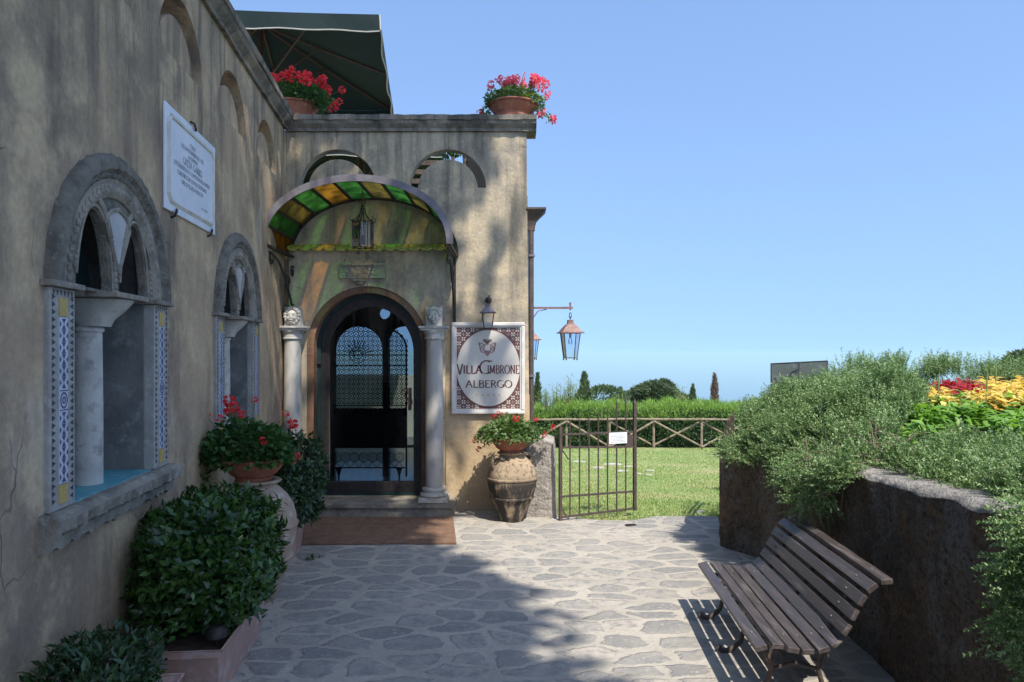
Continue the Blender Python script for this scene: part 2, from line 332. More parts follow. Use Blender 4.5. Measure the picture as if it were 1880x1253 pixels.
class MB:
    def __init__(s): s.v = []; s.f = []; s.mi = []; s.cur = 0
    def add(s, vs, fs):
        n = len(s.v); s.v += [tuple(v) for v in vs]
        for f in fs: s.f.append(tuple(i + n for i in f)); s.mi.append(s.cur)
        return s
    def box(s, x0, x1, y0, y1, z0, z1):
        return s.add([(x, y, z) for z in (z0, z1) for y in (y0, y1) for x in (x0, x1)],
                     [(0, 2, 3, 1), (4, 5, 7, 6), (0, 1, 5, 4), (1, 3, 7, 5), (3, 2, 6, 7), (2, 0, 4, 6)])
    def hexa(s, b, t):      # bottom quad, top quad (ccw from above)
        return s.add(list(b) + list(t), [(3, 2, 1, 0), (4, 5, 6, 7), (0, 1, 5, 4), (1, 2, 6, 5), (2, 3, 7, 6), (3, 0, 4, 7)])
    def lathe(s, prof, c=(0, 0, 0), seg=28, wob=0):
        n = len(prof); vs = []
        for k in range(seg):
            a = 2 * math.pi * k / seg
            for r, z in prof:
                rr = r * (1 + wob * math.sin(3 * a + z * 7)); vs.append((c[0] + rr * math.cos(a), c[1] + rr * math.sin(a), c[2] + z))
        fs = [(k * n + i, ((k + 1) % seg) * n + i, ((k + 1) % seg) * n + i + 1, k * n + i + 1) for k in range(seg) for i in range(n - 1)]
        s.add(vs, fs)
        if prof[0][0] > 1e-4: s.add([vs[k * n] for k in range(seg)], [tuple(reversed(range(seg)))])
        if prof[-1][0] > 1e-4: s.add([vs[k * n + n - 1] for k in range(seg)], [tuple(range(seg))])
        return s
    def tube(s, pts, r, seg=8, caps=True):
        pts = [Vector(p) for p in pts]; n = len(pts)
        rs = r if isinstance(r, (list, tuple)) else [r] * n
        vs = []; up = None
        for i, p in enumerate(pts):
            t = (pts[min(i + 1, n - 1)] - pts[max(i - 1, 0)]).normalized()
            if up is None: up = t.orthogonal().normalized()
            up = (up - t * up.dot(t))
            up = up.normalized() if up.length > 1e-6 else t.orthogonal().normalized()
            w = t.cross(up)
            for k in range(seg):
                a = 2 * math.pi * (k + .5) / seg
                vs.append(p + (up * math.cos(a) + w * math.sin(a)) * rs[i])
        fs = [(i * seg + k, i * seg + (k + 1) % seg, (i + 1) * seg + (k + 1) % seg, (i + 1) * seg + k) for i in range(n - 1) for k in range(seg)]
        if caps: fs += [tuple(reversed(range(seg))), tuple(range((n - 1) * seg, n * seg))]
        return s.add(vs, fs)
    def ball(s, c, r, seg=12, rings=7, sc=(1, 1, 1)):
        vs = []; fs = []
        for i in range(rings + 1):
            ph = math.pi * i / rings
            for k in range(seg):
                a = 2 * math.pi * k / seg
                vs.append((c[0] + r * sc[0] * math.sin(ph) * math.cos(a), c[1] + r * sc[1] * math.sin(ph) * math.sin(a), c[2] + r * sc[2] * math.cos(ph)))
        for i in range(rings):
            for k in range(seg):
                fs.append((i * seg + k, (i + 1) * seg + k, (i + 1) * seg + (k + 1) % seg, i * seg + (k + 1) % seg))
        return s.add(vs, fs)
    def poly(s, pts, y, flip=False):   # flat polygon in XZ at depth y facing -y
        p = [(x, y, z) for x, z in pts]
        return s.add(p, [tuple(range(len(p)))])
    def prism(s, pts, y0, y1):
        n = len(pts); vs = [(x, y0, z) for x, z in pts] + [(x, y1, z) for x, z in pts]
        fs = [tuple(range(n)), tuple(reversed(range(n, 2 * n)))] + [(i, i + n, (i + 1) % n + n, (i + 1) % n) for i in range(n)]
        return s.add(vs, fs)
    def sweep(s, path, prof, closed=False):
        """path: list of (pos, sidevec, outvec) ; prof: (u,v) -> pos + side*u + out*v"""
        n = len(prof); vs = []
        for p, a, b in path:
            for u, v in prof: vs.append(Vector(p) + Vector(a) * u + Vector(b) * v)
        m = len(path); fs = []
        for i in range(m - (0 if closed else 1)):
            for k in range(n):
                fs.append((i * n + k, ((i + 1) % m) * n + k, ((i + 1) % m) * n + (k + 1) % n, i * n + (k + 1) % n))
        if not closed: fs += [tuple(reversed(range(n))), tuple(range((m - 1) * n, m * n))]
        return s.add(vs, fs)
    def mesh(s, name):
        me = bpy.data.meshes.new(name); me.from_pydata(s.v, [], s.f); me.update()
        if any(s.mi): me.polygons.foreach_set('material_index', s.mi)
        import bmesh
        b = bmesh.new(); b.from_mesh(me); bmesh.ops.recalc_face_normals(b, faces=b.faces); b.to_mesh(me); b.free()
        return me
    def build(s, name, m, parent=None, **k): return finish(name, s.mesh(name), m, parent, **k)

def plate(name, outlines, y0, y1, m, parent=None, bevel=0, **k):
    """outline with holes, in XZ, extruded from y0 to y1"""
    cu = bpy.data.curves.new(name, 'CURVE'); cu.dimensions = '2D'; cu.fill_mode = 'BOTH'
    cu.extrude = max(1e-4, (y1 - y0) / 2 - bevel); cu.bevel_depth = bevel
    for pts in outlines:
        sp = cu.splines.new('POLY'); sp.points.add(len(pts) - 1); sp.use_cyclic_u = True
        for i, (x, z) in enumerate(pts): sp.points[i].co = (x, z, 0, 1)
    o = bpy.data.objects.new(name, cu); COL.objects.link(o)
    me = bpy.data.meshes.new_from_object(o.evaluated_get(bpy.context.evaluated_depsgraph_get()))
    bpy.data.objects.remove(o); me.name = name; me.materials.clear()
    a = np.empty(len(me.vertices) * 3); me.vertices.foreach_get('co', a); a = a.reshape(-1, 3)
    b = np.stack([a[:, 0], -a[:, 2] + (y0 + y1) / 2, a[:, 1]], 1)
    me.vertices.foreach_set('co', b.ravel()); me.update()
    return finish(name, me, m, parent, **k)

def arc(cx, cz, r, a0, a1, n=24, rz=None):
    rz = rz or r
    return [(cx + r * math.cos(R(a0 + (a1 - a0) * i / n)), cz + rz * math.sin(R(a0 + (a1 - a0) * i / n))) for i in range(n + 1)]

def empty(name, loc=(0, 0, 0), rotz=0):
    o = bpy.data.objects.new(name, None); COL.objects.link(o); o.location = loc; o.rotation_euler = (0, 0, rotz)
    o.empty_display_size = .1; return o
def tag(o, label=None, cat=None, group=None, kind=None):
    if label: o['label'] = label
    if cat: o['category'] = cat
    if group: o['group'] = group
    if kind: o['kind'] = kind
    return o
def copy_tree(o, parent=None):
    c = o.copy(); COL.objects.link(c); c.parent = parent
    for ch in [x for x in bpy.data.objects if x.parent == o]: copy_tree(ch, c)
    return c

def nrm(a): return a / np.maximum(1e-9, np.linalg.norm(a, axis=1, keepdims=True))
def rawmesh(name, V, T):
    me = bpy.data.meshes.new(name); n = len(T); k = T.shape[1]
    me.vertices.add(len(V)); me.vertices.foreach_set('co', V.astype('f').ravel())
    me.loops.add(n * k); me.loops.foreach_set('vertex_index', T.astype('i').ravel())
    me.polygons.add(n); me.polygons.foreach_set('loop_start', np.arange(0, n * k, k, dtype='i'))
    me.polygons.foreach_set('loop_total', np.full(n, k, 'i'))
    me.update(calc_edges=True); return me
def leaves(P, D, N, L, W, fold=.18, droop=.12, rnd=False):
    """arrays -> verts, tris (5 verts, 4 tris per leaf)"""
    n = len(P); D = nrm(D); S = nrm(np.cross(D, N)); N = nrm(np.cross(S, D))
    L = np.broadcast_to(L, (n,)).reshape(n, 1); W = np.broadcast_to(W, (n,)).reshape(n, 1)
    a = .5 if rnd else .42
    V = np.stack([P, P + D * a * L + S * W / 2 + N * fold * W, P + D * a * L, P + D * a * L - S * W / 2 + N * fold * W,
                  P + D * L - N * droop * L], 1).reshape(-1, 3)
    T = np.array([[0, 1, 2], [1, 4, 2], [0, 2, 3], [2, 4, 3]])
    T = (T[None] + 5 * np.arange(n)[:, None, None]).reshape(-1, 3)
    return V, T
def merge(parts):
    Vs = []; Ts = []; o = 0
    for V, T in parts: Vs.append(V); Ts.append(T + o); o += len(V)
    return np.concatenate(Vs), np.concatenate(Ts)
def rdir(n, up=0, spread=1):
    d = rng.normal(size=(n, 3)) * spread; d[:, 2] += up; return nrm(d)
def vnoise(P, f, seed=0):
    r = np.random.default_rng(seed); out = 0
    for i in range(9):
        k = r.normal(size=P.shape[1]) * f * (1 + .25 * i); out = out + np.sin(P @ k + r.uniform(0, 6.28)) / (1 + .2 * i)
    return out / 3.2
# lens helpers used only to read positions off the survey of the place
def at(px, py, Y): return ((px - 940) * Y / F, Y, H - (py - 648) * Y / F)
WY = 7.86
def fx(px): return (px - 940) * WY / F
def fz(py): return H - (py - 648) * WY / F
KW = .1133; X0 = -1.5255
WA = math.atan2(1, -KW)                 # heading of the long wall
def wallx(Y): return X0 - KW * Y
ct = math.sqrt(1 + KW * KW)
# ------------------------------------------------------------------ the villa
villa = tag(empty('villa', (0, 0, 0)), 'old stuccoed villa with arcaded parapet, twin-arched windows and columned doorway', 'house')
WF = dict(loc=(X0, 0, 0), rotz=WA)       # frame of the long side wall: x along it, y into it
wt = lambda px: (-X0) / (-(px - 940) / F - KW) * ct   # photo column -> distance along the wall
TOP = 4.06
wins = [3.575 * ct, 5.87 * ct]
nich = [3.36 * ct, 4.55 * ct, 5.73 * ct, 6.92 * ct]
def winhole(c): return [(c - .46, 1.03), (c + .46, 1.03)] + arc(c, 1.985, .46, 0, 180, 20)
def nichehole(c, z=3.464, r=.41): return arc(c, z, r, 0, 180, 24)
L1 = 7.86 * ct
plate('side_wall', [[(-2.5, -.1), (L1, -.1), (L1, TOP), (-2.5, TOP)]] + [winhole(c) for c in wins] + [nichehole(c) for c in nich],
      0, .30, M['plaster'], villa, **WF)
for c in nich:   # rounded infill standing in each opening, joined to the wall below
    plate('arch_infill', [arc(c, 3.44, .315, 0, 180, 22)], .035, .25, M['plaster'], villa, bevel=.008, **WF)
# facade
WTOP = TOP
fr = .175
door = [(-1.531 - .64, .16), (-1.531 + .64, .16)] + arc(-1.531, 1.764, .64, 0, 180, 28)
fcut = [(-2.06 - .0, 0)]
plate('front_wall', [[(-2.68, -.1), (fr + .02, -.1), (fr - .02, WTOP - .003), (-2.68, WTOP - .003)], door,
                     arc(-.687, 3.464, .41, 0, 180, 28), arc(-1.863, 3.464, .41, 0, 180, 28)],
      WY, WY + .12, M['plaster_front'], villa)
for c in (-.687, -1.863):
    plate('arch_infill', [arc(c, 3.45, .312, 0, 180, 26)], WY + .008, WY + .06, M['plaster_front'], villa, bevel=.008)
# thin sheet of warmer, paler plaster low on the facade, right of the door
plate('warm_patch', [[(-.705, -.05), (fr + .021, -.05), (fr + .014, .95), (fr + .012, 1.25), (-.2, 1.30), (-.42, 1.5), (-.55, 1.95), (-.705, 2.1)]], WY - .006, WY - .001, M['plaster_low'], villa)
# side of the villa going back, along the same heading as the long wall
mb = MB(); B0 = (fr, WY + .122); B1 = (fr - KW * 7.2, WY + 7.2)
nx, ny = 1 / ct, KW / ct
for z0, z1 in ((-.6, 3.25), (3.25, 3.40)):
    mb.hexa([(B0[0] - .25, B0[1], z0), (B0[0], B0[1], z0), (B1[0], B1[1], z0), (B1[0] - .25, B1[1], z0)],
            [(B0[0] - .25, B0[1], z1), (B0[0], B0[1], z1), (B1[0], B1[1], z1), (B1[0] - .25, B1[1], z1)])
mb.build('return_wall', M['plaster_front'], villa)
# terrace floor: a slab behind both walls
mb = MB(); mb.hexa([(-9, -2, 3.15), (wallx(-2) - .31, -2, 3.15), (-2.73, 7.982, 3.15), (-9, 7.982, 3.15)],
                   [(-9, -2, 3.30), (wallx(-2) - .31, -2, 3.30), (-2.73, 7.982, 3.30), (-9, 7.982, 3.30)])
mb.hexa([(-9, 7.982, 3.15), (fr - .26, 7.982, 3.15), (fr - .9, 12.3, 3.15), (-9, 12.3, 3.15)],
        [(-9, 7.982, 3.30), (fr - .26, 7.982, 3.30), (fr - .9, 12.3, 3.30), (-9, 12.3, 3.30)])
mb.build('terrace_floor', M['stone_pale'], villa)
# cornices
prof = [(0, 0), (-.03, 0), (-.035, .03), (-.075, .07), (-.085, .10), (-.10, .105), (-.105, .155), (0, .155)]
def cornice(x0, x1, y, name, back=.30, **k):
    mb = MB(); n = 60; vs = []; p = prof + [(back, .155), (back, 0)]
    for i in range(n + 1):
        x = x0 + (x1 - x0) * i / n
        for j, (u, v) in enumerate(p):
            w = .004 * math.sin(i * 1.7 + j) + .004 * math.sin(i * .6 + j * 2)
            vs.append((x, y + u + (w if u < -.02 else 0), TOP + v + (w if v > .1 else 0)))
    m = len(p)
    fs = [(i * m + k2, (i + 1) * m + k2, (i + 1) * m + (k2 + 1) % m, i * m + (k2 + 1) % m) for i in range(n) for k2 in range(m)]
    fs += [tuple(range(m)), tuple(range(n * m, (n + 1) * m))]
    mb.add(vs, fs); return mb.build(name, M['cornice'], villa, **k)
cornice(-2.5, 7.775 * ct, 0, 'cornice', **WF)
cornice(-2.415, fr + .085, WY, 'cornice', back=.26)
# ---- door surround, a slab proud of the facade
XC = -1.531
sx0, sx1 = -2.36, -.705
plate('door_surround', [[(sx0, .155), (XC - .64, .155)] + list(reversed(arc(XC, 1.764, .64, 0, 180, 30)))[0:] + [(XC + .64, .155), (sx1, .155), (sx1, 2.79), (sx0, 2.79)]],
      WY - .085, WY - .001, M['plaster_front'], villa)
plate('door_reveal', [[(XC - .64, .157), (XC - .57, .157)] + list(reversed(arc(XC, 1.764, .57, 0, 180, 30))) + [(XC + .57, .157), (XC + .64, .157)] + arc(XC, 1.764, .64, 0, 180, 30)],
      WY - .07, WY + .20, M['redbrown'], villa)
# tiled ledge
led = MB().box(sx0 - .01, sx1 + .01, WY - .13, WY, 2.79, 2.812).build('tile_ledge', M['roof_tile'], villa)
for i in range(13):
    mb = MB(); w = (sx1 - sx0) / 13; cx = sx0 + (i + .5) * w; vs = []
    for k in range(9):
        a = math.pi * k / 8
        x = cx + math.cos(a) * w * .48; d = math.sin(a) * .035
        vs += [(x, WY - .16, 2.812 + .012 - d - .0), (x, WY - .158, 2.80 - d + .002), (x, WY - .02, 2.865 - d * .3), (x, WY - .02, 2.85 - d * .3)]
    fs = []
    for k in range(8):
        a = k * 4; b = a + 4
        fs += [(a, b, b + 1, a + 1), (a + 2, b + 2, b, a), (a + 3, b + 3, b + 2, a + 2), (a + 1, b + 1, b + 3, a + 3)]
    mb.add(vs, fs); mb.build('tile', M['roof_tile'], led)
# carved relief and corbel
mb = MB().box(fx(627), fx(711), WY - .115, WY - .086, fz(513), fz(488))
mb.box(fx(629), fx(709), WY - .135, WY - .116, fz(490), fz(486))
for i in range(34):
    a = random.uniform(fx(632), fx(706)); b = random.uniform(fz(509), fz(493))
    mb.ball((a, WY - .115, b), random.uniform(.008, .02), 6, 4, (1.4, .5, .8))
mb.build('relief_block', M['stone'], villa)
mb = MB().box(fx(652), fx(676), WY - .14, WY - .086, fz(519), fz(514)); mb.ball((fx(664), WY - .11, fz(521)), .05, 10, 6, (1, .6, .6))
mb.build('keystone', M['stone'], villa)
# columns
def column(cx, cy, r=.092, z0=.16, zc=1.84):
    mb = MB(); mb.lathe([(r, z0 + .14), (r * 1.03, 1.0), (r * .93, zc)], (cx, cy, 0), 30)
    c = mb.build('column', M['marble'], villa, smooth=True)
    b = MB().box(cx - .15, cx + .15, cy - .14, cy + .14, z0, z0 + .05)
    b.lathe([(.135, z0 + .05), (.15, z0 + .065), (.145, z0 + .085), (.115, z0 + .095), (.112, z0 + .11), (.128, z0 + .12), (.122, z0 + .14), (.09, z0 + .15)], (cx, cy, 0), 30)
    b.build('column_base', M['stone_pale'], c, bev=.004)
    k = MB().lathe([(r * .95, zc - .01), (.105, zc + .005), (.1, zc + .02), (.10, zc + .05), (.118, zc + .08), (.118, zc + .09)], (cx, cy, 0), 30)
    k.box(cx - .135, cx + .135, cy - .12, cy + .115, zc + .09, zc + .112)
    k.box(cx - .15, cx + .15, cy - .135, cy + .115, zc + .113, zc + .135)
    k.build('capital', M['stone_pale'], c, bev=.003)
    return c
cyc = WY - .20
column(-2.285, cyc); column(-.809, cyc)
# carved heads on their blocks
def head(cx, cz, lion):
    y = WY - .085
    blk = MB().box(cx - .085, cx + .085, y - .13, y, cz - .10, cz + .10).build('carved_block', M['stone_pale'], villa, bev=.006)
    mb = MB(); y -= .13
    mb.ball((cx, y, cz), .062, 20, 14, (1, .85, 1.15))
    mb.ball((cx, y - .055, cz - .012), .014, 8, 6, (.8, 1, 1.6)); mb.ball((cx, y - .056, cz - .035), .02, 8, 6, (1.2, .5, .45))
    mb.ball((cx, y - .046, cz - .056), .02, 8, 6, (1, .7, .7))
    for s in (-1, 1):
        mb.ball((cx + s * .024, y - .045, cz + .014), .012, 8, 6, (1.2, .5, .8)); mb.ball((cx + s * .024, y - .046, cz + .03), .015, 8, 5, (1.3, .6, .4))
        mb.ball((cx + s * .03, y - .04, cz - .015), .02, 8, 6, (1, .7, 1))
        mb.ball((cx + s * .062, y + .005, cz + .005), .016, 8, 6, (.6, .7, 1.3))
    if lion:
        for a in range(0, 360, 24):
            mb.ball((cx + .07 * math.cos(R(a)), y - .01, cz + .012 + .078 * math.sin(R(a))), .022, 8, 6)
    else:
        for a in range(10, 175, 22): mb.ball((cx + .062 * math.cos(R(a)), y - .012, cz + .015 + .07 * math.sin(R(a))), .02, 8, 6)
    mb.build('carved_head', M['stone_pale'], blk, smooth=True)
head(-2.285, 2.075, True); head(-.815, 2.075, False)
# doorstep
mb = MB()
mb.hexa([(-2.30, WY - .30, 0), (fx(836), WY - .30, 0), (fx(836), WY + .25, 0), (-2.30, WY + .25, 0)],
        [(-2.30, WY - .30, .10), (fx(836), WY - .30, .10), (fx(836), WY + .25, .10), (-2.30, WY + .25, .10)])
mb.hexa([(-2.30, WY - .33, .10), (fx(838), WY - .33, .10), (fx(838), WY + .25, .10), (-2.30, WY + .25, .10)],
        [(-2.30, WY - .33, .158), (fx(838), WY - .33, .158), (fx(838), WY + .25, .158), (-2.30, WY + .25, .158)])
mb.build('door_step', M['stone'], villa, bev=.012)
# ---- the glazed door
dy = WY + .10
outer = [(XC - .568, .162), (XC + .568, .162)] + arc(XC, 1.764, .568, 0, 180, 30)
gl = [(XC - .45, .30), (XC + .47, .30)] + [(XC + .01 + .46 * math.cos(R(a)), 1.70 + .50 * math.sin(R(a))) for a in range(0, 181, 6)]
dr = plate('door', [outer, gl], dy, dy + .06, M['iron'], villa, bevel=.006)
gl2 = [(XC + .01 + (x - XC - .01) * 1.02, 1.2 + (z - 1.2) * 1.015) for x, z in gl]
plate('glass_pane', [gl2], dy + .025, dy + .031, M['glass_door'], dr)
# outer frame lining
plate('door_frame', [outer, [(XC - .53, .19), (XC + .53, .19)] + arc(XC, 1.764, .53, 0, 180, 30)], dy - .03, dy - .002, M['green_paint'], dr)
mb = MB(); hx = fx(750)
mb.tube([(hx, dy - .05, 1.12), (hx + .035, dy - .07, 1.16), (hx + .02, dy - .07, 1.25), (hx - .02, dy - .07, 1.18), (hx - .05, dy - .07, 1.25), (hx - .03, dy - .06, 1.30), (hx + .03, dy - .05, 1.24)], .009, 8)
mb.box(hx - .012, hx + .02, dy - .05, dy, 1.08, 1.32)
mb.tube([(hx - .09, dy - .07, 1.28), (hx - .03, dy - .07, 1.31), (hx + .02, dy - .05, 1.27)], .008, 8)
mb.build('handle', M['iron_brown'], dr, smooth=True)
MB().box(XC - .61, XC - .52, dy - .06, dy - .035, 1.58, 1.60).tube([(XC - .60, dy - .06, 1.50), (XC - .60, dy - .06, 1.66)], .012).build('hinge', M['iron'], dr)
# ---- lobby behind the door
mb = MB()
ly = 12.0
mb.box(-4.2, -3.9, WY + .122, ly, 0, 3.14)
mb.box(-3.9, -.2, WY + .122, ly, 3.10, 3.145)
mb.box(-.35, -.15, WY + .122, ly, 0, 3.09)
mb.box(-.62, -.36, WY + .122, WY + .2, 0, 3.09)
mb.build('lobby_wall', M['redbrown'], villa)
MB().box(-3.9, -.36, WY + .122, ly + 1.5, .12, .16).build('lobby_floor', simple('polished_lobby_floor', (.26, .36, .43), (.18, .28, .36), 3, .12, .12, 7, bd=.004), villa)
bk = [(-3.9, .16), (-.36, .16), (-.36, 3.09), (-3.9, 3.09)]
oc = (735 - 940) * ly / F - .75
plate('lobby_end_wall', [bk, [(-2.915, .17), (-2.105, .17)] + arc(-2.51, 1.74, .405, 0, 180, 26), [(-2.02, .17), (-1.55, .17)] + arc(-1.785, 1.9, .235, 0, 180, 20), arc((705 - 940) * ly / F, H + 73 * ly / F, .10, 0, 360, 20)[:-1]], ly, ly + .2, M['redbrown'], villa)

# ------------------------------------------------------------------ twin arched windows (local: x from centre, y into wall, z up)
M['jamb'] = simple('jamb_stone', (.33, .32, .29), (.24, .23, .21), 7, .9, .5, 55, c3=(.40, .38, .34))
M['soffit_shade'] = simple('shade_dark_stone', (.06, .055, .05), (.035, .032, .03), 9, .95, .8, 50)  # shade of the arch soffit put into the stone colour, so lancets read black
def make_window():
    w = MB(); SZ = 1.985
    path = [((.602 * math.cos(R(a)), -.01, SZ + .595 * math.sin(R(a))), (math.cos(R(a)), 0, math.sin(R(a))), (0, -1, 0)) for a in np.linspace(0, 180, 49)]
    path = [((p[0] * (1 + .006 * math.sin(i * 1.9)), p[1], p[2] + .006 * math.sin(i * 2.7)), a, b) for i, (p, a, b) in enumerate(path)]
    w.sweep(path, [(-.045, -.04), (-.045, .012), (-.03, .022), (-.02, .018), (.0, .040), (.045, .038), (.066, .012), (.066, -.04)])
    win = w.build('window', M['stone_dark'], villa, smooth=True)
    # inner archivolt
    w = MB()
    path = [((.513 * math.cos(R(a)), .005, SZ + .505 * math.sin(R(a))), (math.cos(R(a)), 0, math.sin(R(a))), (0, -1, 0)) for a in np.linspace(0, 180, 41)]
    w.sweep(path, [(-.045, -.03), (-.045, .015), (-.02, .03), (.02, .022), (.043, .03), (.043, -.03)])
    for a in np.linspace(3, 177, 36):
        w.ball((.508 * math.cos(R(a)), -.018, SZ + .50 * math.sin(R(a))), .020, 7, 5, (1, .8, 1))
    w.build('inner_arch', M['stone'], win)
    # tracery plate with two lancets and a tympanum opening
    def lancet(cx, hw=.18, top=.375):
        q = top; pts = [(cx - hw, SZ + .003), (cx + hw, SZ + .003)]
        for i in range(1, 12):
            t = i / 12; pts.append((cx + hw * (1 - t ** 1.55), SZ + q * math.sin(t * math.pi / 2) ** .92))
        pts.append((cx, SZ + q))
        for i in range(11, 0, -1):
            t = i / 12; pts.append((cx - hw * (1 - t ** 1.55), SZ + q * math.sin(t * math.pi / 2) ** .92))
        return pts
    tym = [(0, SZ + .10)] + [(.135, SZ + .33), (.12, SZ + .36), (.08, SZ + .39), (.0, SZ + .41), (-.08, SZ + .39), (-.12, SZ + .36), (-.135, SZ + .33)]
    half = [(-.475, SZ), (.475, SZ)] + arc(0, SZ, .475, 2, 178, 26, rz=.47)
    plate('tracery', [half, lancet(-.225), lancet(.225)], .0, .045, M['stone_dark'], win, bevel=.006)
    plate('tympanum', [tym], -.014, -.001, M['tympan'], win, bevel=.003)
    w = MB()
    for cx in (-.225, .225):     # beaded mouldings round the lancets
        pts = lancet(cx, .212, .42)[1:]
        for i in range(len(pts) - 1):
            a, b = pts[i], pts[i + 1]
            if abs(a[0]) > .455 or a[0] ** 2 + (a[1] - SZ) ** 2 > .2: continue
            for t in (0, .5): w.ball((a[0] + (b[0] - a[0]) * t, -.006, a[1] + (b[1] - a[1]) * t), .017, 7, 5, (.8, .9, 1.1))
        w.tube([(x, -.004, z) for x, z in lancet(cx, .188, .388)[1:]], .009, 6)
    w.tube([(x, -.014, z) for x, z in tym + tym[:1]], .012, 6)
    w.build('beading', M['stone'], win)
    # imposts
    MB().box(-.70, -.42, -.05, .10, 1.965, 1.99).build('impost', M['stone'], win, bev=.004)
    MB().box(.42, .70, -.05, .10, 1.965, 1.99).build('impost', M['stone'], win, bev=.004)
    # jambs
    for s in (-1, 1):
        x0, x1 = sorted((s * .455, s * .665))
        j = MB().box(x0, x1, -.022, .05, 1.06, 1.964).build('jamb', M['jamb'], win, bev=.004)
        c = (x0 + x1) / 2
        q = MB()
        for i in range(28):
            z = 1.09 + i * .0305
            for sd in (-1, 1):
                xx = c + sd * .088; q.add([(xx, -.0235, z), (xx, -.0235, z + .024), (xx - sd * .028, -.0235, z + .012)], [(0, 1, 2)])
        for i in range(6):
            xx = c - .075 + i * .03; q.add([(xx - .01, -.0235, 1.955), (xx + .01, -.0235, 1.955), (xx, -.0235, 1.93)], [(0, 1, 2)])
        q.build('triangle_inlay', M['tile_black'], j) if False else q.build('triangle_inlay', M['tile_black'], win)
        MB().box(c - .036, c + .036, -.026, -.0221, 1.165, 1.845).build('tile_strip', M['tile_white'], win)
        MB().box(c - .034, c + .034, -.026, -.0221, 1.085, 1.160).build('yellow_tile', M['tile_yellow'], win)
        MB().box(c - .034, c + .034, -.026, -.0221, 1.850, 1.925).build('yellow_tile', M['tile_yellow'], win)
        q = MB(); yb = -.0275
        for i in range(14):
            z = 1.17 + i * .048
            if abs(z + .024 - 1.505) < .04: continue
            q.add([(c - .016, yb, z), (c + .016, yb, z), (c, yb, z + .023)], [(0, 1, 2)])
            q.add([(c - .016, yb, z + .046), (c, yb, z + .024), (c + .016, yb, z + .046)], [(0, 1, 2)])
            for sd in (-1, 1):
                q.add([(c + sd * .034, yb, z + .010), (c + sd * .034, yb, z + .036), (c + sd * .02, yb, z + .023)], [(0, 1, 2)])
        for r0, r1 in ((.030, .023), (.014, .007)):
            n = 20; vs = []
            for k in range(n):
                a = 2 * math.pi * k / n; vs += [(c + r0 * math.cos(a), yb, 1.505 + r0 * 1.15 * math.sin(a)), (c + r1 * math.cos(a), yb, 1.505 + r1 * 1.15 * math.sin(a))]
            q.add(vs, [(2 * k, (2 * k + 2) % (2 * n), (2 * k + 3) % (2 * n), 2 * k + 1) for k in range(n)])
        for zz in (1.465, 1.545): q.box(c - .034, c + .034, yb, yb + .001, zz - .002, zz + .002)
        q.build('blue_pattern', M['tile_blue'], win)
    # reveals
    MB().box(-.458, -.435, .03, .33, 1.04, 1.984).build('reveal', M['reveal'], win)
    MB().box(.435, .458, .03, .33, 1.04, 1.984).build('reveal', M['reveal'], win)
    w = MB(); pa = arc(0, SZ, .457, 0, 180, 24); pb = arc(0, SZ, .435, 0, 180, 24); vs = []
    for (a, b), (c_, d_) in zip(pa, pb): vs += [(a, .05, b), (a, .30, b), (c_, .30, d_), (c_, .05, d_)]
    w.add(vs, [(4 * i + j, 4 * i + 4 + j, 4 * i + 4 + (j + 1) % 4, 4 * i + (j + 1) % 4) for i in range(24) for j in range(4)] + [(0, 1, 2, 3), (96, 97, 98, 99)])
    w.build('soffit', M['soffit_shade'], win)
    # sill
    MB().box(-.434, .434, -.01, .33, 1.02, 1.065).build('turquoise_sill', M['teal'], win)
    w = MB(); n = 46; vs = []
    for i in range(n + 1):
        x = -.71 + 1.42 * i / n
        r = [random.uniform(-1, 1) for _ in range(6)]
        pr = [(.02, 1.062 + .003 * r[0]), (-.05, 1.056 + .006 * r[1]), (-.085 + .010 * r[2], 1.035), (-.08 + .014 * r[3], .985), (-.045 + .012 * r[4], .965), (-.04, .915 + .012 * r[5]), (.02, .90)]
        vs += [(x, a, b) for a, b in pr]
    w.add(vs, [(i * 7 + k, (i + 1) * 7 + k, (i + 1) * 7 + (k + 1) % 7, i * 7 + (k + 1) % 7) for i in range(n) for k in range(7)] + [tuple(range(7)), tuple(range(n * 7, n * 7 + 7))])
    w.build('stone_sill', M['stone'], win)
    # middle column with flared capital
    w = MB().lathe([(.072, 1.066), (.072, 1.40), (.068, 1.80)], (0, .13, 0), 24)
    w.lathe([(.075, 1.801), (.078, 1.815), (.07, 1.825)], (0, .13, 0), 24)
    c = w.build('column', M['stone_pale'], win, smooth=True)
    w = MB(); vs = []
    for z, a, b in ((1.826, .07, .07), (1.86, .085, .085), (1.90, .10, .13), (1.935, .115, .16), (1.955, .12, .175)):
        for k in range(16):
            an = 2 * math.pi * k / 16; q = .5
            vs.append((a * math.copysign(abs(math.cos(an)) ** .6, math.cos(an)), .10 + b * math.copysign(abs(math.sin(an)) ** .6, math.sin(an)), z))
    w.add(vs, [(i * 16 + k, i * 16 + (k + 1) % 16, (i + 1) * 16 + (k + 1) % 16, (i + 1) * 16 + k) for i in range(4) for k in range(16)] + [tuple(range(64, 80))])
    w.build('capital', M['stone_pale'], win, smooth=True)
    MB().box(-.19, .19, -.09, .27, 1.958, 1.984).build('capital_slab', M['stone'], win, bev=.004)
    # joinery at the back of the reveal
    w = MB()
    for x0, x1 in ((-.434, -.385), (-.055, .055), (.395, .434)): w.box(x0, x1, .27, .30, 1.066, 1.93)
    w.box(-.384, -.056, .27, .30, 1.066, 1.11).box(.056, .394, .27, .30, 1.066, 1.11)
    w.build('turquoise_frame', M['teal'], win)
